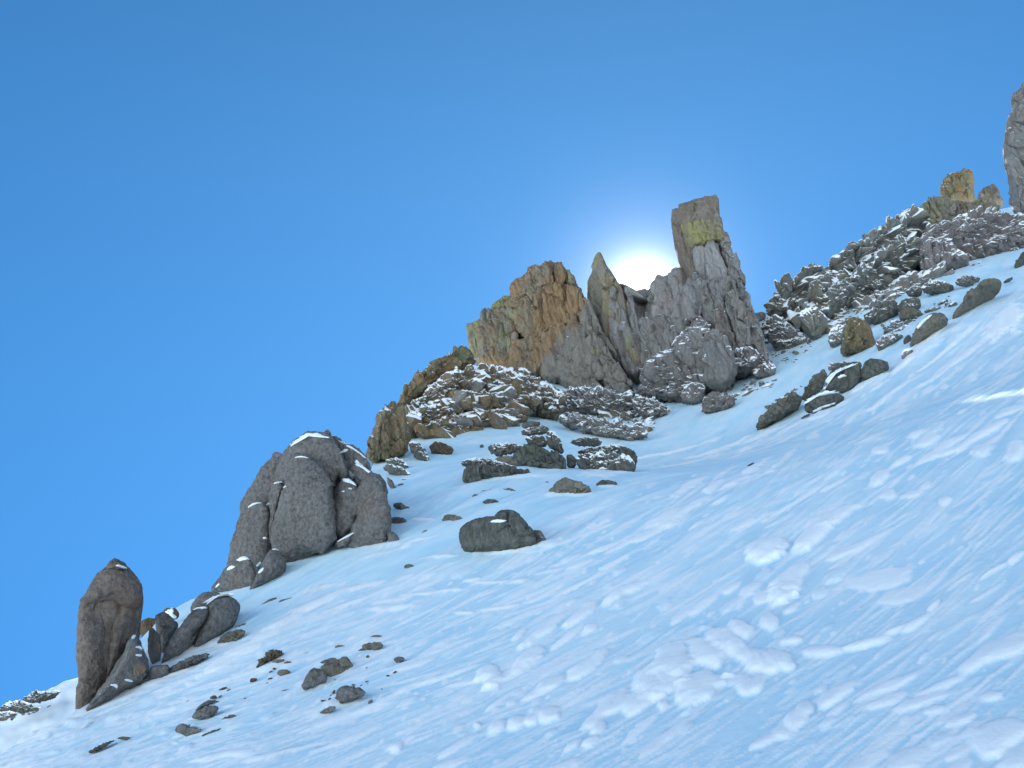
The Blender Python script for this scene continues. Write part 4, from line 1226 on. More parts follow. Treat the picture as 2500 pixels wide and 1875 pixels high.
# ---- snow-drowned rock steps under the crag
for nm, pts, mat, lab in [
    ('rock_step', [(990, 300), (1180, 320), (1380, 430), (1500, 520), (1400, 640), (1220, 590), (1100, 460)], BROWN_S, 'ochre snow-striped rock step directly below the brown crag'),
    ('rock_step', [(1400, 440), (1550, 410), (1750, 430), (1950, 470), (1900, 560), (1650, 590), (1470, 560)], CRAG_S, 'grey snow-drowned rock step below the spire'),
    ('rock_step', [(1380, 620), (1550, 590), (1800, 640), (2040, 710), (1950, 755), (1740, 735), (1560, 690)], CRAG_S, 'lowest grey rock step at the right end of the rubble field'),
    ('rock_step', [(1900, 470), (2050, 480), (2180, 560), (2080, 610), (1950, 590)], CRAG_S, 'small snowy rock step below the gap between spire and buttress')]:
    d = depth_of(to_px(3, pts))
    rock(3, nm, pts, mat, lab, T=0.45, style='rib', n=2.8, sink=0.3, den=1.2)

# ---- outcrops in the snow bowl below the shoulder
root, D = group_root(3, 'rock_outcrop', [(800, 1060), (900, 1030), (1260, 1000)], 'low dark outcrop with a pointed left end in the middle of the snow bowl')
for nm, pts, dz, mat, sty in [
    ('slab', [(770, 1030), (775, 950), (830, 930), (950, 930), (1100, 950), (1200, 960), (1262, 995), (1100, 1010), (900, 1020), (800, 1060)], 0, DARK, 'crag'),
    ('upper_slab', [(745, 920), (790, 890), (870, 880), (950, 890), (1100, 925), (1150, 950), (960, 950), (830, 945)], 0.9, DARK_S, 'rubble'),
    ('tip', [(790, 1062), (830, 1010), (890, 1000), (910, 1030), (850, 1045)], -0.2, DARK, 'boulder')]:
    rock(3, nm, pts, mat, parent=root, D=D, style=sty, dz=dz, n=2.8)
root, D = group_root(3, 'rock_outcrop', [(1110, 930), (1300, 970), (1470, 985)], 'large stepped dark outcrop in the snow bowl below the rubble')
for nm, pts, dz, mat, sty in [
    ('main_block', [(1120, 830), (1220, 790), (1340, 830), (1440, 860), (1470, 900), (1468, 980), (1350, 970), (1200, 940), (1150, 890)], 0, DARK, 'crag'),
    ('left_block', [(940, 800), (1000, 785), (1140, 780), (1190, 810), (1150, 850), (1000, 862), (960, 840)], 0.5, DARK_S, 'crag'),
    ('middle_block', [(1100, 850), (1180, 840), (1200, 930), (1150, 920)], -0.1, DARK, 'boulder'),
    ('front_ledge', [(970, 890), (1060, 865), (1130, 880), (1170, 930), (1050, 925)], 0.0, TAN, 'boulder'),
    ('ridge_block', [(1330, 720), (1380, 700), (1430, 760), (1460, 840), (1430, 850), (1350, 800)], 1.1, DARK_S, 'crag'),
    ('top_ledge', [(1160, 700), (1260, 665), (1340, 665), (1365, 700), (1300, 720), (1180, 730)], 2.2, DARK_S, 'rubble'),
    ('top_ledge', [(1180, 740), (1300, 730), (1350, 770), (1330, 810), (1220, 790)], 1.2, DARK_S, 'rubble'),
    ('top_stone', [(1165, 655), (1220, 630), (1300, 640), (1290, 665), (1190, 685)], 2.8, DARK, 'boulder')]:
    rock(3, nm, pts, mat, parent=root, D=D, style=sty, dz=dz, n=2.8)
rock(3, 'boulder', [(1105, 655), (1150, 645), (1165, 665), (1140, 680), (1105, 675)], DARK, 'small dark boulder at the upper left of the stepped outcrop')
rock(3, 'stone', [(885, 800), (905, 785), (920, 805), (900, 832)], DARK, 'small dark stone left of the stepped outcrop', 'stone')
root, D = group_root(3, 'rock_outcrop', [(1560, 960), (1700, 985), (1850, 1000)], 'rounded snow-flecked dark outcrop at the right of the snow bowl')
for nm, pts, dz, mat, sty in [
    ('main_block', [(1540, 880), (1640, 850), (1760, 850), (1900, 880), (1945, 940), (1930, 985), (1850, 1000), (1700, 985), (1560, 960)], 0, DARK_S, 'crag'),
    ('left_block', [(1470, 870), (1500, 850), (1535, 880), (1540, 940), (1480, 955)], 0.3, DARK, 'boulder'),
    ('right_block', [(1820, 800), (1900, 820), (1950, 870), (1955, 920), (1900, 930), (1840, 880)], 0.6, DARK, 'crag'),
    ('top_ledge', [(1480, 770), (1600, 735), (1720, 760), (1700, 800), (1560, 800)], 2.6, DARK_S, 'rubble'),
    ('top_ledge', [(1530, 840), (1600, 820), (1740, 800), (1860, 790), (1880, 840), (1740, 870), (1600, 870)], 1.3, DARK_S, 'rubble')]:
    rock(3, nm, pts, mat, parent=root, D=D, style=sty, dz=dz, n=2.7)
rock(3, 'boulder', [(1345, 1110), (1380, 1070), (1440, 1030), (1480, 1022), (1560, 1045), (1630, 1070), (1648, 1120), (1610, 1140), (1500, 1145), (1380, 1148), (1345, 1135)], TAN, 'tan boulder with a lumpy top below the dark outcrops', style='boulder', n=2.8)
rock(3, 'stone', [(1320, 1065), (1330, 1040), (1355, 1040), (1378, 1068), (1340, 1080)], DKBROWN, 'small brown stone at the upper left of the tan boulder', 'stone')
rock(3, 'boulder', [(1670, 1070), (1690, 1035), (1760, 1025), (1810, 1045), (1830, 1080), (1740, 1086)], DARK, 'low dark rounded boulder right of the tan boulder')
rock(3, 'stone', [(1560, 1010), (1590, 995), (1640, 990), (1670, 1010), (1610, 1025)], DARK, 'small dark stones above the gap between tan and dark boulders', 'stone', style='rubble')
rock(3, 'stone', [(830, 1150), (845, 1125), (880, 1130), (908, 1160), (870, 1172), (838, 1175)], TAN, 'small tan rounded stone, leftmost in the row above the big boulder', 'stone')
rock(3, 'boulder', [(905, 1185), (930, 1160), (980, 1155), (1030, 1180), (1020, 1212), (960, 1215)], DARK, 'dark rounded stone in the row above the big boulder', 'stone')
rock(3, 'stone', [(1030, 1210), (1080, 1185), (1150, 1190), (1240, 1212), (1130, 1218)], DARK, 'thin dark stone strip at the right end of the row above the big boulder', 'stone', style='rubble')
rock(3, 'rock_slab', [(860, 1110), (950, 1095), (1060, 1095), (1100, 1085), (1140, 1105), (1060, 1125), (950, 1122)], TAN, 'long flat brown rock strip in snow left of the tan boulder', style='rubble')
rock(3, 'stone', [(1190, 1100), (1230, 1083), (1255, 1100), (1215, 1112)], DARK, 'small dark stone between flat rock strip and tan boulder', 'stone')
rock(3, 'stone', [(1265, 1085), (1300, 1078), (1340, 1095), (1300, 1110)], DARK, 'small dark stone at the left foot of the tan boulder', 'stone')
# the big boulder
ob = rock(3, 'big_boulder', [(745, 1400), (765, 1360), (830, 1310), (900, 1290), (990, 1285), (1020, 1260), (1080, 1253), (1130, 1275), (1200, 1340), (1250, 1410), (1268, 1470), (1250, 1510), (1150, 1522), (980, 1530), (790, 1520), (755, 1460)], DARK,
          'big dark angular boulder with a snow patch on top, alone in the bowl', 'boulder', style='boulder', n=2.7, T=0.7, amp=0.7)
tr = bvh_of([ob])
drape(3, [(955, 1312), (985, 1295), (1060, 1296), (1062, 1310), (1000, 1318)], tr, ob, th=5)
rock(3, 'boulder', [(1235, 1370), (1270, 1362), (1310, 1385), (1345, 1440), (1320, 1465), (1275, 1495), (1262, 1440)], FLATG, 'smaller grey boulder against the right side of the big dark boulder')
rock(3, 'boulder', [(625, 1310), (650, 1270), (690, 1260), (750, 1280), (800, 1295), (740, 1325), (680, 1335)], TAN, 'low tan rock in snow at the upper left of the big boulder')
rock(3, 'stone', [(570, 1300), (590, 1280), (610, 1290), (590, 1312)], DARK, 'small dark stone left of the low tan rock', 'stone')
rock(3, 'stone', [(478, 1420), (500, 1375), (545, 1360), (550, 1385), (505, 1415)], RUST, 'small reddish slanted stone between monolith and big boulder', 'stone')
rock(3, 'stone', [(680, 1490), (695, 1472), (720, 1488), (700, 1500)], DARK, 'tiny dark stone at the lower left of the big boulder', 'stone')
rock(3, 'stone', [(845, 1250), (870, 1240), (890, 1252), (870, 1258)], DARK, 'tiny dark stone above the big boulder', 'stone')
rock(3, 'stone', [(375, 1620), (390, 1598), (430, 1595), (458, 1625), (445, 1642), (380, 1640)], TAN, 'small tan stone alone in snow below the monolith', 'stone')
rock(6, 'stone', [(1825, 40), (1860, 25), (1910, 22), (1905, 36), (1850, 46)], DKBROWN, 'thin dark stone just below the small tan stone under the monolith', 'stone')

# ---- scattered stones on the lower left slope
for nm, pts, mat, lab, sty in [
    ('flat_stone', [(690, 195), (725, 180), (770, 180), (805, 205), (770, 222), (710, 210)], FLATG, 'flat grey stone, upper left one of the flat cluster below the monolith', 'boulder'),
    ('flat_stone', [(715, 265), (770, 230), (820, 195), (900, 185), (880, 205), (810, 235), (740, 270)], FLATG, 'long grey slab, middle one of the flat cluster below the monolith', 'boulder'),
    ('flat_stone', [(860, 230), (910, 205), (1000, 185), (1002, 200), (940, 238), (890, 242)], FLATG, 'pointed grey slab, right one of the flat cluster below the monolith', 'boulder'),
    ('flat_stone', [(680, 240), (700, 225), (750, 226), (735, 246)], FLATG, 'small flat grey stone, lower left of the cluster below the monolith', 'boulder'),
    ('flat_stone', [(860, 132), (895, 122), (942, 125), (920, 146), (875, 150)], FLATG, 'flat grey stone above the flat cluster below the monolith', 'boulder'),
    ('flat_stone', [(922, 110), (940, 103), (960, 105), (945, 113)], FLATG, 'tiny flat stone highest above the flat cluster below the monolith', 'boulder'),
    ('rock_outcrop', [(400, 545), (440, 490), (500, 450), (560, 440), (625, 440), (620, 475), (550, 530), (480, 542)], TAN, 'tan layered rock in snow just below the twin slabs', 'ledge'),
    ('flat_stone', [(500, 440), (560, 410), (640, 378), (620, 405), (560, 435)], FLATG, 'thin grey stone edge above the tan layered rock', 'boulder'),
    ('boulder', [(705, 740), (740, 670), (790, 620), (850, 598), (910, 605), (940, 638), (880, 640), (820, 670), (750, 715)], DKBROWN, 'dark brown arched rock on the lower left slope', 'crag'),
    ('boulder', [(820, 690), (860, 660), (920, 655), (935, 670), (890, 695), (840, 702)], TAN, 'small tan rock tucked under the dark brown arched rock', 'boulder'),
    ('stone', [(870, 775), (885, 745), (940, 738), (985, 762), (950, 785), (900, 796)], TAN, 'rounded tan stone below the dark brown arched rock', 'boulder'),
    ('stone', [(835, 735), (850, 722), (870, 735), (850, 748)], DKBROWN, 'small brown stone just above the rounded tan stone', 'boulder'),
    ('stone', [(660, 840), (668, 808), (700, 804), (725, 818), (690, 838)], DKBROWN, 'small square brown stone, lowest left below the arched rock', 'boulder'),
    ('stone', [(795, 820), (815, 803), (845, 806), (825, 820)], DARK, 'tiny dark stone left below the rounded tan stone', 'boulder'),
    ('stone', [(805, 765), (825, 750), (845, 750), (825, 766)], DARK, 'tiny dark stone left of the rounded tan stone', 'boulder'),
    ('stone', [(920, 690), (950, 675), (990, 680), (970, 698), (940, 702)], DKBROWN, 'small brown stone at the right end of the arched rock', 'boulder'),
    ('stone', [(1310, 575), (1340, 548), (1380, 547), (1408, 565), (1370, 578), (1340, 570)], TAN, 'small tan stone above the two-tone boulder', 'boulder'),
    ('stone', [(1580, 500), (1610, 478), (1680, 475), (1715, 510), (1680, 500), (1620, 498)], RUST, 'red-brown arched stone, highest of the right-hand stones', 'boulder'),
    ('boulder', [(1520, 570), (1560, 540), (1640, 530), (1690, 550), (1685, 585), (1630, 600), (1560, 590)], TAN, 'tan boulder right below the red-brown arched stone', 'crag'),
    ('flat_stone', [(1490, 598), (1530, 575), (1600, 575), (1580, 598), (1520, 602)], DARK, 'dark flat stone at the lower left of the tan boulder', 'boulder'),
    ('stone', [(1770, 665), (1790, 645), (1830, 640), (1860, 655), (1840, 690), (1795, 688)], FLATG, 'grey stone to the right of and above the two-tone boulder', 'boulder'),
    ('stone', [(1760, 775), (1778, 755), (1800, 750), (1785, 772)], DARK, 'tiny dark stone below the grey right-hand stone', 'boulder'),
    ('stone', [(1710, 792), (1725, 780), (1747, 785), (1730, 798)], DARK, 'tiny dark stone lowest of the pair right of the two-tone boulder', 'boulder'),
    ('boulder', [(1310, 960), (1340, 895), (1385, 866), (1450, 870), (1530, 890), (1560, 930), (1500, 975), (1400, 1000), (1355, 1012), (1345, 975)], FLATG, 'flat-topped grey boulder below the two-tone boulder', 'boulder'),
    ('stone', [(1190, 1078), (1240, 1045), (1290, 1020), (1330, 1025), (1310, 1060), (1260, 1082)], FLATG, 'slanted grey stone at the lower left of the flat-topped boulder', 'boulder'),
    ('stone', [(1262, 978), (1275, 957), (1295, 960), (1285, 980)], DKBROWN, 'tiny brown stone left of the flat-topped grey boulder', 'boulder'),
    ('stone', [(1295, 925), (1310, 898), (1328, 900), (1310, 930)], DKBROWN, 'thin brown stone at the upper left corner of the flat-topped boulder', 'boulder'),
    ('boulder', [(210, 1120), (240, 1070), (300, 1040), (360, 1020), (415, 1018), (428, 1060), (380, 1100), (300, 1130)], FLATG, 'grey boulder in the lowest left group with snow above it', 'boulder'),
    ('flat_stone', [(235, 1070), (270, 1015), (340, 980), (410, 970), (380, 1000), (300, 1030)], FLATG, 'curved grey slab directly above the lowest left grey boulder', 'boulder'),
    ('stone', [(350, 965), (365, 945), (400, 940), (415, 960), (385, 972)], DARK, 'dark stone at the top of the lowest left group', 'boulder'),
    ('stone', [(415, 958), (430, 942), (452, 935), (440, 955)], DARK, 'tiny dark stone at the upper right end of the lowest left group', 'boulder'),
    ('stone', [(430, 1140), (480, 1100), (530, 1085), (575, 1105), (510, 1125)], DKBROWN, 'brown pointed stone right of the lowest left grey boulder', 'boulder'),
    ('boulder', [(78, 1220), (100, 1175), (160, 1160), (200, 1185), (260, 1180), (300, 1210), (250, 1245), (180, 1258), (120, 1230)], FLATG, 'dark purple-grey boulder, lowest rock of the left slope', 'boulder'),
    ('flat_stone', [(275, 1265), (310, 1240), (370, 1215), (445, 1192), (430, 1215), (360, 1248), (300, 1265)], DARK, 'thin broken stone strip right of the lowest boulder', 'rubble'),
    ('flat_stone', [(415, 905), (450, 880), (495, 872), (470, 892)], DARK, 'thin dark stone edge above the lowest left group', 'boulder'),
    ('flat_stone', [(860, 925), (890, 908), (960, 895), (970, 905), (900, 922)], DARK, 'thin dark stone edge left of the two-tone boulder foot', 'rubble'),
    ('stone', [(985, 920), (1005, 906), (1030, 905), (1012, 922)], DARK, 'tiny dark stone at the lower left of the two-tone boulder', 'boulder'),
    ('flat_stone', [(1065, 628), (1095, 612), (1130, 610), (1100, 625)], DARK, 'thin dark stone edge between arched rock and two-tone boulder', 'boulder'),
]:
    rock(6, nm, pts, mat, lab, 'stone' if nm in ('stone', 'flat_stone') else 'rock', style=sty, n=2.6, sink=0.05, T=0.7)
root, D = group_root(6, 'two_tone_boulder', [(1070, 900), (1260, 840), (1460, 740)], 'two-tone boulder, grey left half and tan right half, on lower left slope', 'boulder')
rock(6, 'grey_block', [(1065, 870), (1090, 800), (1140, 740), (1190, 725), (1245, 760), (1265, 830), (1180, 870), (1080, 905)], FLATG, parent=root, D=D, style='boulder', dz=0.1)
rock(6, 'tan_block', [(1200, 720), (1290, 690), (1350, 660), (1405, 635), (1440, 680), (1465, 735), (1360, 780), (1290, 822), (1250, 790)], TAN, parent=root, D=D, style='boulder', n=2.9, dz=0.5)
rock(6, 'rear_block', [(1195, 690), (1260, 655), (1330, 648), (1340, 680), (1240, 700)], FLATG, parent=root, D=D, style='boulder', dz=0.9)
rock(5, 'flat_stone', [(785, 1390), (820, 1375), (885, 1382), (860, 1402), (810, 1398)], DKBROWN, 'thin brown stone at the head of a dark crack line, lower left', 'stone')
rock(5, 'flat_stone', [(585, 1492), (650, 1455), (710, 1420), (790, 1395), (740, 1425), (660, 1470)], DARK, 'thin dark broken rock line running downhill in the lower left snow', 'stone', style='rubble')

# ---- right-hand ridge
rock(2, 'rock_pillar', [(1720, -20), (1659, 20), (1605, 90), (1597, 180), (1562, 260), (1550, 370), (1556, 500), (1575, 600), (1580, 700), (1620, 800), (1640, 890), (1760, 900), (1800, 500), (1780, 100)], CRAG,
     'tall dark grey rock pillar cut by the right picture edge', 'pillar', style='crag', n=2.6, T=0.5, amp=0.6)
GD = (hit(2250, 620)[1] + 6, 0.0, 2250.0)


def ridge_rock(nm, pts, mat, lab, dz=0.0, style='crag', n=4.5, T=0.5, amp=0.8):
    d = depth_of(to_px(2, pts))
    return rock(2, nm, pts, mat, lab, 'rock', D=(d[0] + dz, 0.0, d[2]), style=style, n=n, T=T, amp=amp)


RB = [(300, 1420), (510, 1450), (800, 1290), (1070, 1135)]
d0 = hit(*to_px(2, [(430, 1480)])[0])[1]
d1 = hit(*to_px(2, [(1330, 1075)])[0])[1]
x0, x1 = to_px(2, [(430, 0), (1330, 0)])[:, 0]
RD2 = (0.5 * (d0 + d1) + 2.0, float(np.clip((d1 - d0) / (x1 - x0), -0.07, 0.07)), 0.5 * (x0 + x1))
rx, ry, rz = [float(q) for q in ray(*to_px(2, [(800, 1400)])[0])]
root = thing('rock_rib', 'long craggy rock rib laced with snow climbing to the skyline fins at right', 'rock rib', (rx / ry * RD2[0], RD2[0], rz / ry * RD2[0]))
for nm, pts, dz, mat, sty in [
    ('crest', [(165, 1350), (260, 1215), (400, 1150), (470, 1125), (690, 1035), (760, 955), (910, 870), (990, 835), (1060, 800), (1060, 900), (900, 1060), (700, 1180), (500, 1320), (360, 1400), (230, 1400)], 3.4, GREEN_S, 'rib'),
    ('face', [(300, 1380), (480, 1230), (640, 1130), (800, 1080), (1000, 930), (1070, 960), (1040, 1100), (880, 1230), (700, 1350), (540, 1430), (430, 1470), (340, 1430)], 1.4, GREEN_S, 'rib'),
    ('lower_face', [(620, 1400), (760, 1290), (960, 1160), (1080, 1120), (1240, 1160), (1250, 1260), (1080, 1340), (950, 1450), (810, 1500), (680, 1460)], -0.8, CRAG_S, 'rib'),
    ('upper_face', [(1040, 900), (1180, 850), (1350, 790), (1500, 770), (1680, 800), (1720, 920), (1500, 1010), (1340, 1070), (1200, 1010), (1080, 1000)], 1.0, PURPLE, 'rib'),
    ('upper_step', [(1060, 980), (1160, 940), (1300, 1000), (1345, 1060), (1200, 1120), (1070, 1140)], -1.0, PURPLE, 'rib')]:
    rock(2, nm, pts, mat, parent=root, D=RD2, T=0.34, n=3.2, style=sty, dz=dz, den=1.3)
rock(2, 'rock_slope', [(120, 1390), (250, 1345), (310, 1420), (430, 1500), (330, 1560), (200, 1540)], CRAG_S, 'snowy rock step in the gully right of the tower', T=0.3, style='ledge', n=2.3, sink=0.4, den=1.2)
ridge_rock('rock_fin', [(1180, 690), (1185, 625), (1210, 580), (1250, 540), (1355, 526), (1366, 545), (1370, 620), (1388, 710), (1300, 730), (1180, 725)], BROWN_D, 'large ochre fin with a flat top on the right-hand skyline', n=3.6)
ridge_rock('rock_fin', [(1388, 675), (1440, 622), (1500, 600), (1510, 640), (1522, 638), (1522, 680), (1550, 705), (1450, 730), (1395, 720)], CAPB, 'small pointed brown fin right of the flat-topped ochre fin')
ridge_rock('rock_outcrop', [(1040, 760), (1075, 715), (1112, 690), (1180, 675), (1260, 720), (1390, 710), (1540, 715), (1500, 770), (1350, 790), (1180, 835), (1045, 810)], OLIVE, 'greenish rock base under the two skyline fins')
ridge_rock('rock_block', [(985, 830), (1060, 790), (1140, 820), (1140, 870), (1060, 930), (1010, 930), (990, 870)], BROWN_D, 'rusty broken block below left of the skyline fins')
ridge_rock('rock_block', [(905, 805), (940, 795), (985, 795), (1000, 835), (950, 850), (905, 840)], CRAG, 'small square block on the skyline left of the fins', n=3.6)
ridge_rock('rock_block', [(803, 900), (815, 880), (850, 885), (845, 910), (812, 922)], CRAG, 'tiny square block on the skyline, lower left of the square block', n=3.6)
ridge_rock('rock_slab', [(700, 1015), (760, 950), (830, 900), (910, 868), (935, 880), (930, 940), (850, 1010), (750, 1090), (715, 1080)], GREEN_S, 'green-grey slab on the skyline midway up the right ridge', style='slab')
ridge_rock('rock_slab', [(530, 1110), (600, 1060), (690, 1032), (702, 1060), (640, 1110), (540, 1190), (500, 1180)], GREEN_S, 'dark green-grey slab on the skyline below the midway slab', style='slab')
ridge_rock('rock_slab', [(280, 1310), (340, 1270), (440, 1160), (530, 1110), (560, 1180), (460, 1290), (370, 1340), (300, 1390)], GREEN_S, 'long tilted grey slab edged with snow on the lower right ridge', style='slab')
ridge_rock('rock_block', [(252, 1260), (262, 1205), (330, 1175), (400, 1140), (412, 1190), (340, 1260), (290, 1300), (255, 1310)], OLIVE, 'olive lichened block on the skyline at the low end of the right ridge', n=3.4)
ridge_rock('rock_block', [(165, 1350), (175, 1310), (240, 1290), (262, 1320), (240, 1352)], CRAG, 'small dark block on the skyline in the notch right of the tower', n=3)
ridge_rock('rock_block', [(90, 1380), (95, 1340), (165, 1332), (165, 1365), (120, 1390)], CRAG, 'low dark block on the skyline touching the tower', n=3)
ridge_rock('rock_slab', [(355, 1350), (440, 1310), (530, 1370), (515, 1450), (445, 1505), (400, 1440), (365, 1400)], GREEN_S, 'pointed greenish slab sticking down into snow below the tilted slab', style='slab')
ridge_rock('rock_slab', [(430, 1330), (520, 1250), (640, 1190), (740, 1110), (770, 1130), (700, 1230), (600, 1310), (540, 1390), (500, 1400)], GREEN_S, 'broad snow-streaked slab in the middle of the right ridge face', style='ledge')
ridge_rock('rock_block', [(255, 1440), (290, 1400), (350, 1385), (360, 1430), (310, 1470)], BROWN_D, 'small ochre block above the snow tongue right of the tower')
ridge_rock('rock_block', [(145, 1400), (180, 1360), (220, 1380), (210, 1440), (170, 1500), (140, 1450)], CRAG_S, 'snowy dark rocks in the notch beside the tower', style='rubble')
root_o = ridge_rock('rock_outcrop', [(1060, 970), (1080, 920), (1120, 920), (1230, 960), (1300, 1000), (1345, 1050), (1330, 1075), (1180, 1110), (1070, 1135), (1100, 1060), (1065, 1020)], PURPLE, 'large purplish grey outcrop in the middle of the right-hand slope')
ridge_rock('boulder', [(600, 1575), (605, 1500), (620, 1400), (690, 1365), (760, 1400), (795, 1490), (810, 1560), (720, 1570), (650, 1560)], BROWN_D, 'big ochre boulder at the foot of the right-hand rocks', style='crag', n=2.8)
ridge_rock('boulder', [(525, 1500), (540, 1440), (620, 1400), (625, 1480), (590, 1520), (540, 1535)], CRAG_S, 'grey rock joined to the left side of the big ochre boulder', style='crag')
ridge_rock('rock_block', [(810, 1560), (800, 1510), (860, 1470), (950, 1460), (960, 1480), (900, 1520), (840, 1560)], CRAG_S, 'flat grey rock right of the big ochre boulder')
ridge_rock('rock_block', [(720, 1370), (760, 1330), (840, 1280), (930, 1270), (930, 1350), (860, 1380), (780, 1400)], DARK_S, 'dark grey rock above the big ochre boulder')
ridge_rock('rock_block', [(920, 1310), (960, 1260), (1040, 1250), (1070, 1280), (1030, 1320), (960, 1340)], DARK_S, 'dark rock right of the dark grey rock above the ochre boulder')
ridge_rock('rock_block', [(930, 1370), (950, 1320), (1020, 1310), (1080, 1340), (1020, 1365), (960, 1380)], TAN, 'small tan rock between dark rocks on the right-hand slope')
ridge_rock('boulder', [(970, 1230), (1000, 1190), (1060, 1185), (1075, 1220), (1030, 1245)], DARK_S, 'dark boulder, left one of three on the snowy terrace at right')
ridge_rock('boulder', [(1060, 1200), (1120, 1150), (1200, 1160), (1260, 1190), (1240, 1240), (1150, 1215), (1090, 1225)], DARK_S, 'wide dark boulder, middle one of three on the snowy terrace at right')
ridge_rock('boulder', [(1255, 1160), (1290, 1130), (1360, 1125), (1420, 1140), (1340, 1180), (1280, 1182)], DARK_S, 'dark boulder, right one of three on the snowy terrace at right')
ob = ridge_rock('boulder', [(995, 1540), (1005, 1470), (1060, 1400), (1110, 1362), (1160, 1345), (1210, 1365), (1220, 1390), (1150, 1450), (1080, 1500), (1030, 1530)], TAN, 'egg-shaped tan boulder rimmed with snow on the right slope', style='boulder', n=2.4)
drape(2, [(1030, 1420), (1070, 1370), (1130, 1335), (1135, 1350), (1085, 1385), (1040, 1440)], bvh_of([ob]), ob, th=7)
ridge_rock('stone', [(960, 1500), (985, 1465), (1010, 1475), (1000, 1520), (965, 1522)], DARK, 'small dark stone touching the left side of the egg-shaped boulder', style='boulder')
ridge_rock('boulder', [(1238, 1430), (1255, 1370), (1290, 1310), (1360, 1230), (1420, 1180), (1480, 1155), (1540, 1172), (1460, 1215), (1400, 1260), (1330, 1350), (1270, 1410)], TAN, 'long slanting tan rock above the egg-shaped boulder', style='boulder', n=2.6)
ridge_rock('stone', [(950, 1610), (955, 1560), (990, 1545), (1025, 1555), (985, 1600)], PURPLE, 'small dark purplish stone below the egg-shaped boulder', style='boulder')
ridge_rock('rock_slab', [(1600, 1090), (1620, 1040), (1670, 980), (1700, 1000), (1650, 1060)], DARK, 'dark slanting rock at the right picture edge above the snow')
ridge_rock('flat_stone', [(1535, 1165), (1560, 1145), (1600, 1130), (1580, 1150)], DARK, 'thin dark stone above the long slanting tan rock', style='boulder')
# outcrop in the snow below the right ridge
for nm, pts, mat, lab, sty in [
    ('boulder', [(1005, 375), (1035, 290), (1110, 245), (1225, 212), (1238, 240), (1230, 330), (1160, 392), (1070, 388)], DARK, 'large dark rounded boulder, middle of the snow-edged outcrop at right', 'boulder'),
    ('boulder', [(1235, 320), (1240, 235), (1300, 190), (1360, 200), (1408, 225), (1380, 262), (1310, 300)], DARK, 'dark wedge boulder, right end of the snow-edged outcrop at right', 'boulder'),
    ('boulder', [(897, 500), (900, 460), (960, 405), (1060, 385), (1110, 395), (1142, 425), (1060, 470), (940, 515)], DARK, 'dark boulder with snow lines, lowest of the snow-edged outcrop at right', 'boulder'),
    ('rock_slab', [(880, 410), (950, 300), (1040, 250), (1000, 360), (930, 420), (880, 440)], TAN, 'slanting tan slab left of the large dark rounded boulder', 'crag'),
    ('rock_slab', [(1030, 240), (1060, 215), (1160, 205), (1190, 212), (1110, 238), (1040, 262)], PURPLE, 'reddish flat slab on top of the snow-edged outcrop', 'crag'),
    ('boulder', [(1245, 215), (1290, 185), (1340, 190), (1300, 205), (1250, 230)], DARK, 'small dark rock behind the dark wedge boulder', 'boulder'),
    ('rock_strip', [(585, 615), (640, 560), (700, 480), (790, 420), (870, 400), (880, 450), (800, 510), (690, 570)], TAN, 'tapering strip of broken stones trailing down left from the outcrop', 'rubble'),
    ('flat_stone', [(865, 550), (900, 525), (940, 518), (900, 540)], DARK, 'thin dark stone edge under the lowest boulder of the outcrop', 'boulder'),
    ('flat_stone', [(545, 832), (570, 818), (600, 805), (575, 825)], DARK, 'tiny dark stone alone on open snow below the outcrop', 'boulder'),
]:
    ob = rock(7, nm, pts, mat, lab, 'stone' if nm == 'flat_stone' else 'rock', style=sty, n=2.5)
    if 'middle of the snow' in lab:
        drape(7, [(1085, 300), (1110, 282), (1150, 280), (1145, 294), (1100, 306)], bvh_of([ob]), ob, th=5)
        drape(7, [(1000, 370), (1040, 285), (1110, 240), (1215, 208), (1215, 220), (1110, 256), (1055, 298), (1020, 372)], bvh_of([ob]), ob, th=7)
    if 'lowest of the snow' in lab:
        drape(7, [(890, 450), (960, 395), (1050, 376), (1120, 392), (1060, 396), (965, 415), (905, 460)], bvh_of([ob]), ob, th=7)
        drape(7, [(940, 500), (1000, 470), (1075, 450), (1072, 462), (1000, 490), (950, 508)], bvh_of([ob]), ob, th=5)


# ------------------------------------------------------------------ broken stones lying in the snow
def stone_mesh(seed, k):
    r = np.random.default_rng(seed)
    import bmesh
    bm = bmesh.new()
    bmesh.ops.create_icosphere(bm, subdivisions=2 if k else 2, radius=1.0)
    V = np.array([v.co[:] for v in bm.verts])
    F = [[v.index for v in f.verts] for f in bm.faces]
    bm.free()
    for _ in range(11):
        n = r.normal(size=3)
        n /= np.linalg.norm(n)
        d = r.uniform(0.45, 0.85)
        e = V @ n - d
        V = V - np.clip(e, 0, None)[:, None] * n
    V += 0.05 * r.normal(size=V.shape)
    return V * np.array([1.0, 0.8, 0.62]), F


PROTO = [stone_mesh(s, 1) for s in range(12)]
_pm = {}


def proto_mesh(i, mat, name):
    key = (i, mat.name, name)
    if key not in _pm:
        V, F = PROTO[i]
        me = bpy.data.meshes.new(name)
        me.from_pydata(V.tolist(), [], F)
        me.materials.append(mat)
        _pm[key] = me
    return _pm[key]


def in_poly(x, y, P):
    c = False
    j = len(P) - 1
    for i in range(len(P)):
        if (P[i][1] > y) != (P[j][1] > y) and x < (P[j][0] - P[i][0]) * (y - P[i][1]) / (P[j][1] - P[i][1]) + P[i][0]:
            c = not c
        j = i
    return c


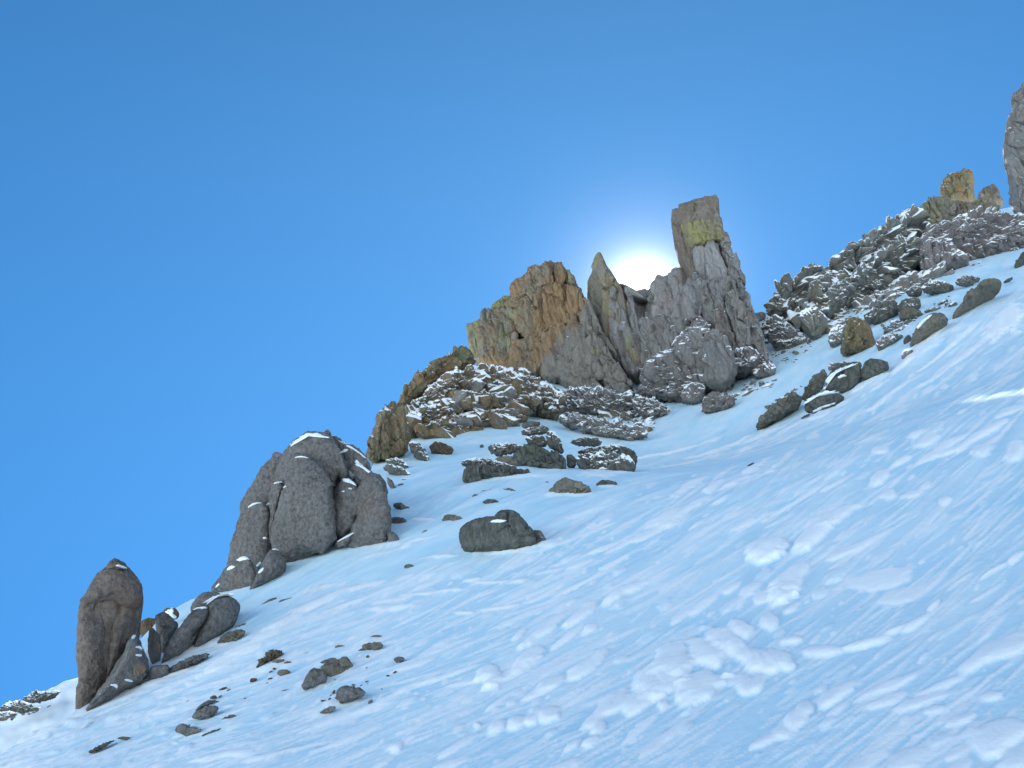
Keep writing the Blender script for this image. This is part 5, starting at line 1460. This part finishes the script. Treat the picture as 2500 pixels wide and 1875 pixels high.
WORDS = {'ochre_rubble_rock': 'ochre snow-dusted', 'snowy_grey_crag_rock': 'grey snow-dusted', 'dark_snowy_rock': 'dark snow-dusted', 'ochre_cliff_rock': 'ochre',
         'dark_green_grey_rock': 'dark', 'dark_brown_stone': 'dark brown', 'green_grey_slab_rock': 'greenish', 'purple_red_rock': 'purplish', 'olive_lichen_rock': 'olive',
         'tan_boulder_rock': 'tan'}
MARKS = [(1150, 850, 'the yellow-lichened shoulder'), (1290, 920, 'the orange crag foot'), (1370, 930, 'the grey crag pillar'), (1480, 960, 'the spire foot'),
         (1640, 980, 'the stepped buttress'), (1560, 1060, 'the lowest rock step'), (1870, 900, 'the tower foot'), (930, 1050, 'the ochre cliff'), (1000, 980, 'the shoulder crest'),
         (1100, 1030, 'the lower shoulder edge'), (1200, 1000, 'the shoulder middle'), (1350, 1070, 'the stepped dark outcrop'), (1460, 1090, 'the rounded dark outcrop'),
         (1350, 1190, 'the tan boulder'), (1970, 700, 'the olive skyline block'), (2030, 720, 'the long tilted slab'), (2140, 640, 'the midway skyline slab'), (2230, 590, 'the rusty broken block'),
         (2110, 830, 'the big ochre boulder'), (2290, 640, 'the purplish outcrop'), (2270, 780, 'the egg-shaped boulder'), (2330, 690, 'the snowy terrace boulders'), (2350, 540, 'the ochre skyline fin'),
         (2440, 540, 'the pointed skyline fin'), (2480, 600, 'the right edge pillar'), (1730, 1010, 'the red buttress foot'), (1880, 990, 'the tapering stone strip'), (2050, 920, 'the snow-edged outcrop'),
         (720, 1710, 'the two-tone boulder'), (650, 1610, 'the dark brown arched rock'), (840, 1690, 'the flat-topped grey boulder'), (510, 1735, 'the lowest left grey boulder'), (460, 1780, 'the lowest dark boulder'), (920, 1570, 'the red-brown arched stone'), (980, 1610, 'the grey right-hand stone'), (60, 1730, 'the upper rock band'), (40, 1750, 'the left picture edge'), (1150, 1240, 'the big dark boulder')]


STONES = []


def stone_label(px, py, size, mat, smin, smax):
    t = (size - smin) / max(1e-6, smax - smin)
    sz = 'large' if t > 0.55 else 'middling' if t > 0.22 else 'small' if t > 0.06 else 'tiny'
    mx, my, txt = min(MARKS, key=lambda q: (q[0] - px) ** 2 + (q[1] - py) ** 2)
    dx, dy = px - mx, py - my
    rel = ('right of', 'lower right of', 'below', 'lower left of', 'left of', 'upper left of', 'above', 'upper right of')[int(round(math.atan2(dy, dx) / (math.pi / 4))) % 8]
    dd = math.hypot(dx, dy)
    rel = ('close ' if dd < 28 else 'just ' if dd < 55 else '' if dd < 95 else 'well ') + rel
    return f"{sz} {WORDS.get(mat.name, 'grey')} broken stone {rel} {txt}"


def scatter(zk, poly, count, smin, smax, mats, name, label, group, tree=None, sink=0.25, flat=1.0, small_frac=0, small_name='rubble'):
    P = to_px(zk, poly)
    r = random.Random(len(group) * 31 + count)
    made = 0
    tiny_v, tiny_f = [], []
    total = count + small_frac
    tries = 0
    while made < total and tries < total * 20:
        tries += 1
        x, y = r.uniform(P[:, 0].min(), P[:, 0].max()), r.uniform(P[:, 1].min(), P[:, 1].max())
        if not in_poly(x, y, P):
            continue
        loc = None
        if tree is not None:
            d = Vector([float(g) for g in ray(x, y)]).normalized()
            l, nn, ii, dist = tree.ray_cast(Vector((0, 0, 0)), d)
            if l is not None:
                loc = np.array(l)
        if loc is None:
            loc = hit(x, y)
        if loc is None:
            continue
        mpp = np.linalg.norm(loc) / F_PX
        big = made < count
        s = (smin + (smax - smin) * r.random() ** 2.0) if big else r.uniform(0.35, 0.8) * smin
        spx = s
        s *= 0.5 * mpp
        sc = Vector((s * r.uniform(0.9, 1.5), s * r.uniform(0.8, 1.2), s * flat * r.uniform(0.7, 1.15)))
        rot = (r.gauss(0, 0.3), r.gauss(0.25, 0.3), r.uniform(0, 6.28))
        z = loc[2] - sink * sc.z
        if big:
            m = r.choice(mats)
            o = bpy.data.objects.new(name, proto_mesh(r.randrange(12), m, name))
            o.location = (loc[0], loc[1], z)
            o.scale = sc
            o.rotation_euler = rot
            C.objects.link(o)
            tag(o, stone_label(x, y, spx, m, smin, smax), 'stone', group)
            STONES.append((x, o))
        else:
            V, F = PROTO[r.randrange(12)]
            a = rot[2]
            c_, s_ = math.cos(a), math.sin(a)
            W = V * np.array(sc)
            W = np.stack([W[:, 0] * c_ - W[:, 1] * s_, W[:, 0] * s_ + W[:, 1] * c_, W[:, 2]], 1) + np.array([loc[0], loc[1], z])
            off = sum(len(q) for q in tiny_v)
            tiny_v.append(W)
            tiny_f.extend([[i + off for i in f] for f in F])
        made += 1
    if tiny_v:
        o = mesh_obj(small_name, np.concatenate(tiny_v), tiny_f, mats[0], smooth=False)
        o['kind'] = 'stuff'


tr_sh = bvh_of(SH)
scatter(3, [(1000, 300), (1200, 330), (1400, 420), (1900, 440), (2180, 560), (2050, 620), (2040, 720), (1900, 760), (1740, 720), (1500, 680), (1380, 640), (1200, 560)], 230, 12, 60,
        [CRAG_S, BROWN_S, DARK_S, BROWN_S], 'rubble_stone', 'angular broken stone in the snowy rubble field under the crag', 'rubble stones under the crag', small_frac=260, small_name='rubble')
scatter(3, [(420, 600), (560, 470), (760, 340), (900, 270), (1060, 290), (1260, 420), (1260, 600), (900, 680), (600, 740), (430, 720)], 110, 14, 70,
        [BROWN_S, BROWN_D, BROWN_S, CRAG_S], 'shoulder_stone', 'angular ochre stone on the snow-striped rock shoulder', 'stones on the rock shoulder', tree=tr_sh)
scatter(6, [(100, 1000), (420, 860), (700, 560), (1500, 480), (1900, 660), (1560, 1060), (900, 960), (500, 1280), (150, 1290)], 46, 5, 16, [DARK, DKBROWN, FLATG], 'slope_fragment', 'x', 'tiny stones on the lower left snow')
scatter(3, [(560, 1000), (1200, 1040), (1300, 1120), (1000, 1080), (600, 1100)], 12, 8, 18, [DARK, DKBROWN], 'bowl_stone', 'tiny stone poking out of the snow bowl below the dark outcrops', 'tiny stones in the snow bowl')
scatter(2, [(560, 1300), (740, 1130), (1000, 940), (1080, 1130), (1000, 1180), (900, 1260), (760, 1330), (640, 1380), (540, 1440)], 120, 13, 60,
        [GREEN_S, DARK_S, CRAG_S, BROWN_S], 'slope_stone', 'broken stone on the snow-streaked slope of the right ridge', 'stones on the right ridge slope', small_frac=110)
scatter(2, [(820, 1400), (960, 1360), (1240, 1230), (1240, 1290), (1060, 1340), (960, 1460), (830, 1470)], 40, 10, 34,
        [DARK_S, CRAG_S], 'terrace_stone', 'dark stone on the snowy terraces above the ochre boulder', 'stones on the right terraces', small_frac=40)
scatter(2, [(1150, 900), (1260, 830), (1450, 800), (1620, 820), (1659, 960), (1500, 1010), (1380, 1040), (1300, 980), (1180, 950)], 110, 11, 50,
        [PURPLE, CRAG_S, PURPLE, BROWN_S], 'scree_stone', 'purplish broken stone in the scree beneath the skyline fins', 'scree stones beneath the fins', small_frac=120)
scatter(2, [(1380, 1040), (1659, 940), (1659, 960), (1500, 1010), (1400, 1080), (1360, 1090)], 14, 8, 20, [DARK_S], 'edge_stone', 'small dark stone along the upper snow edge at right', 'stones along the right snow edge')
scatter(2, [(140, 1380), (250, 1350), (300, 1420), (440, 1500), (420, 1560), (330, 1620), (230, 1620), (170, 1540)], 50, 8, 26,
        [CRAG_S, DARK_S, OLIVE], 'gully_stone', 'small stone in the snow gully between the tower and the right ridge', 'stones in the tower gully', small_frac=70)
scatter(7, [(280, 470), (330, 390), (480, 340), (720, 310), (700, 350), (500, 400), (470, 470), (340, 510)], 45, 10, 30,
        [CRAG_S, DARK_S], 'foot_stone', 'small snowy stone below the foot of the tower', 'stones below the tower foot', small_frac=30)
scatter(7, [(670, 480), (760, 400), (880, 340), (860, 370), (780, 430), (690, 500)], 16, 8, 20, [TAN, PURPLE], 'strip_stone', 'small stone beside the tapering stone strip at right', 'stones beside the strip')
scatter(5, [(0, 1150), (150, 1110), (330, 1090), (360, 1150), (250, 1220), (60, 1270), (0, 1270)], 34, 10, 34, [DKBROWN, PURPLE], 'ridge_stone', 'dark stone in the rock band on the far left ridge', 'stones on the far left ridge', tree=bvh_of([ridge]))


# stones that would read alike are told apart by their order from left to right
_by = {}
for x, o in STONES:
    _by.setdefault(o['label'], []).append((x, o))
_num = ['', '', 'two', 'three', 'four', 'five', 'six', 'seven', 'eight', 'nine', 'ten', 'eleven', 'twelve']
_ord = ['leftmost', 'second-left', 'third-left', 'fourth-left', 'fifth-left', 'sixth-left', 'seventh-left', 'eighth-left', 'ninth-left', 'tenth-left', 'eleventh-left']
for lab, lst in _by.items():
    k = len(lst)
    if k < 2:
        continue
    lst.sort(key=lambda q: q[0])
    base = lab.replace('snow-dusted ', '').replace(' broken stone ', ' stones ', 1)
    for i, (x, o) in enumerate(lst):
        w = 'rightmost' if i == k - 1 else _ord[min(i, 10)]
        o['label'] = f"{w} of {_num[min(k, 12)]} {base}"
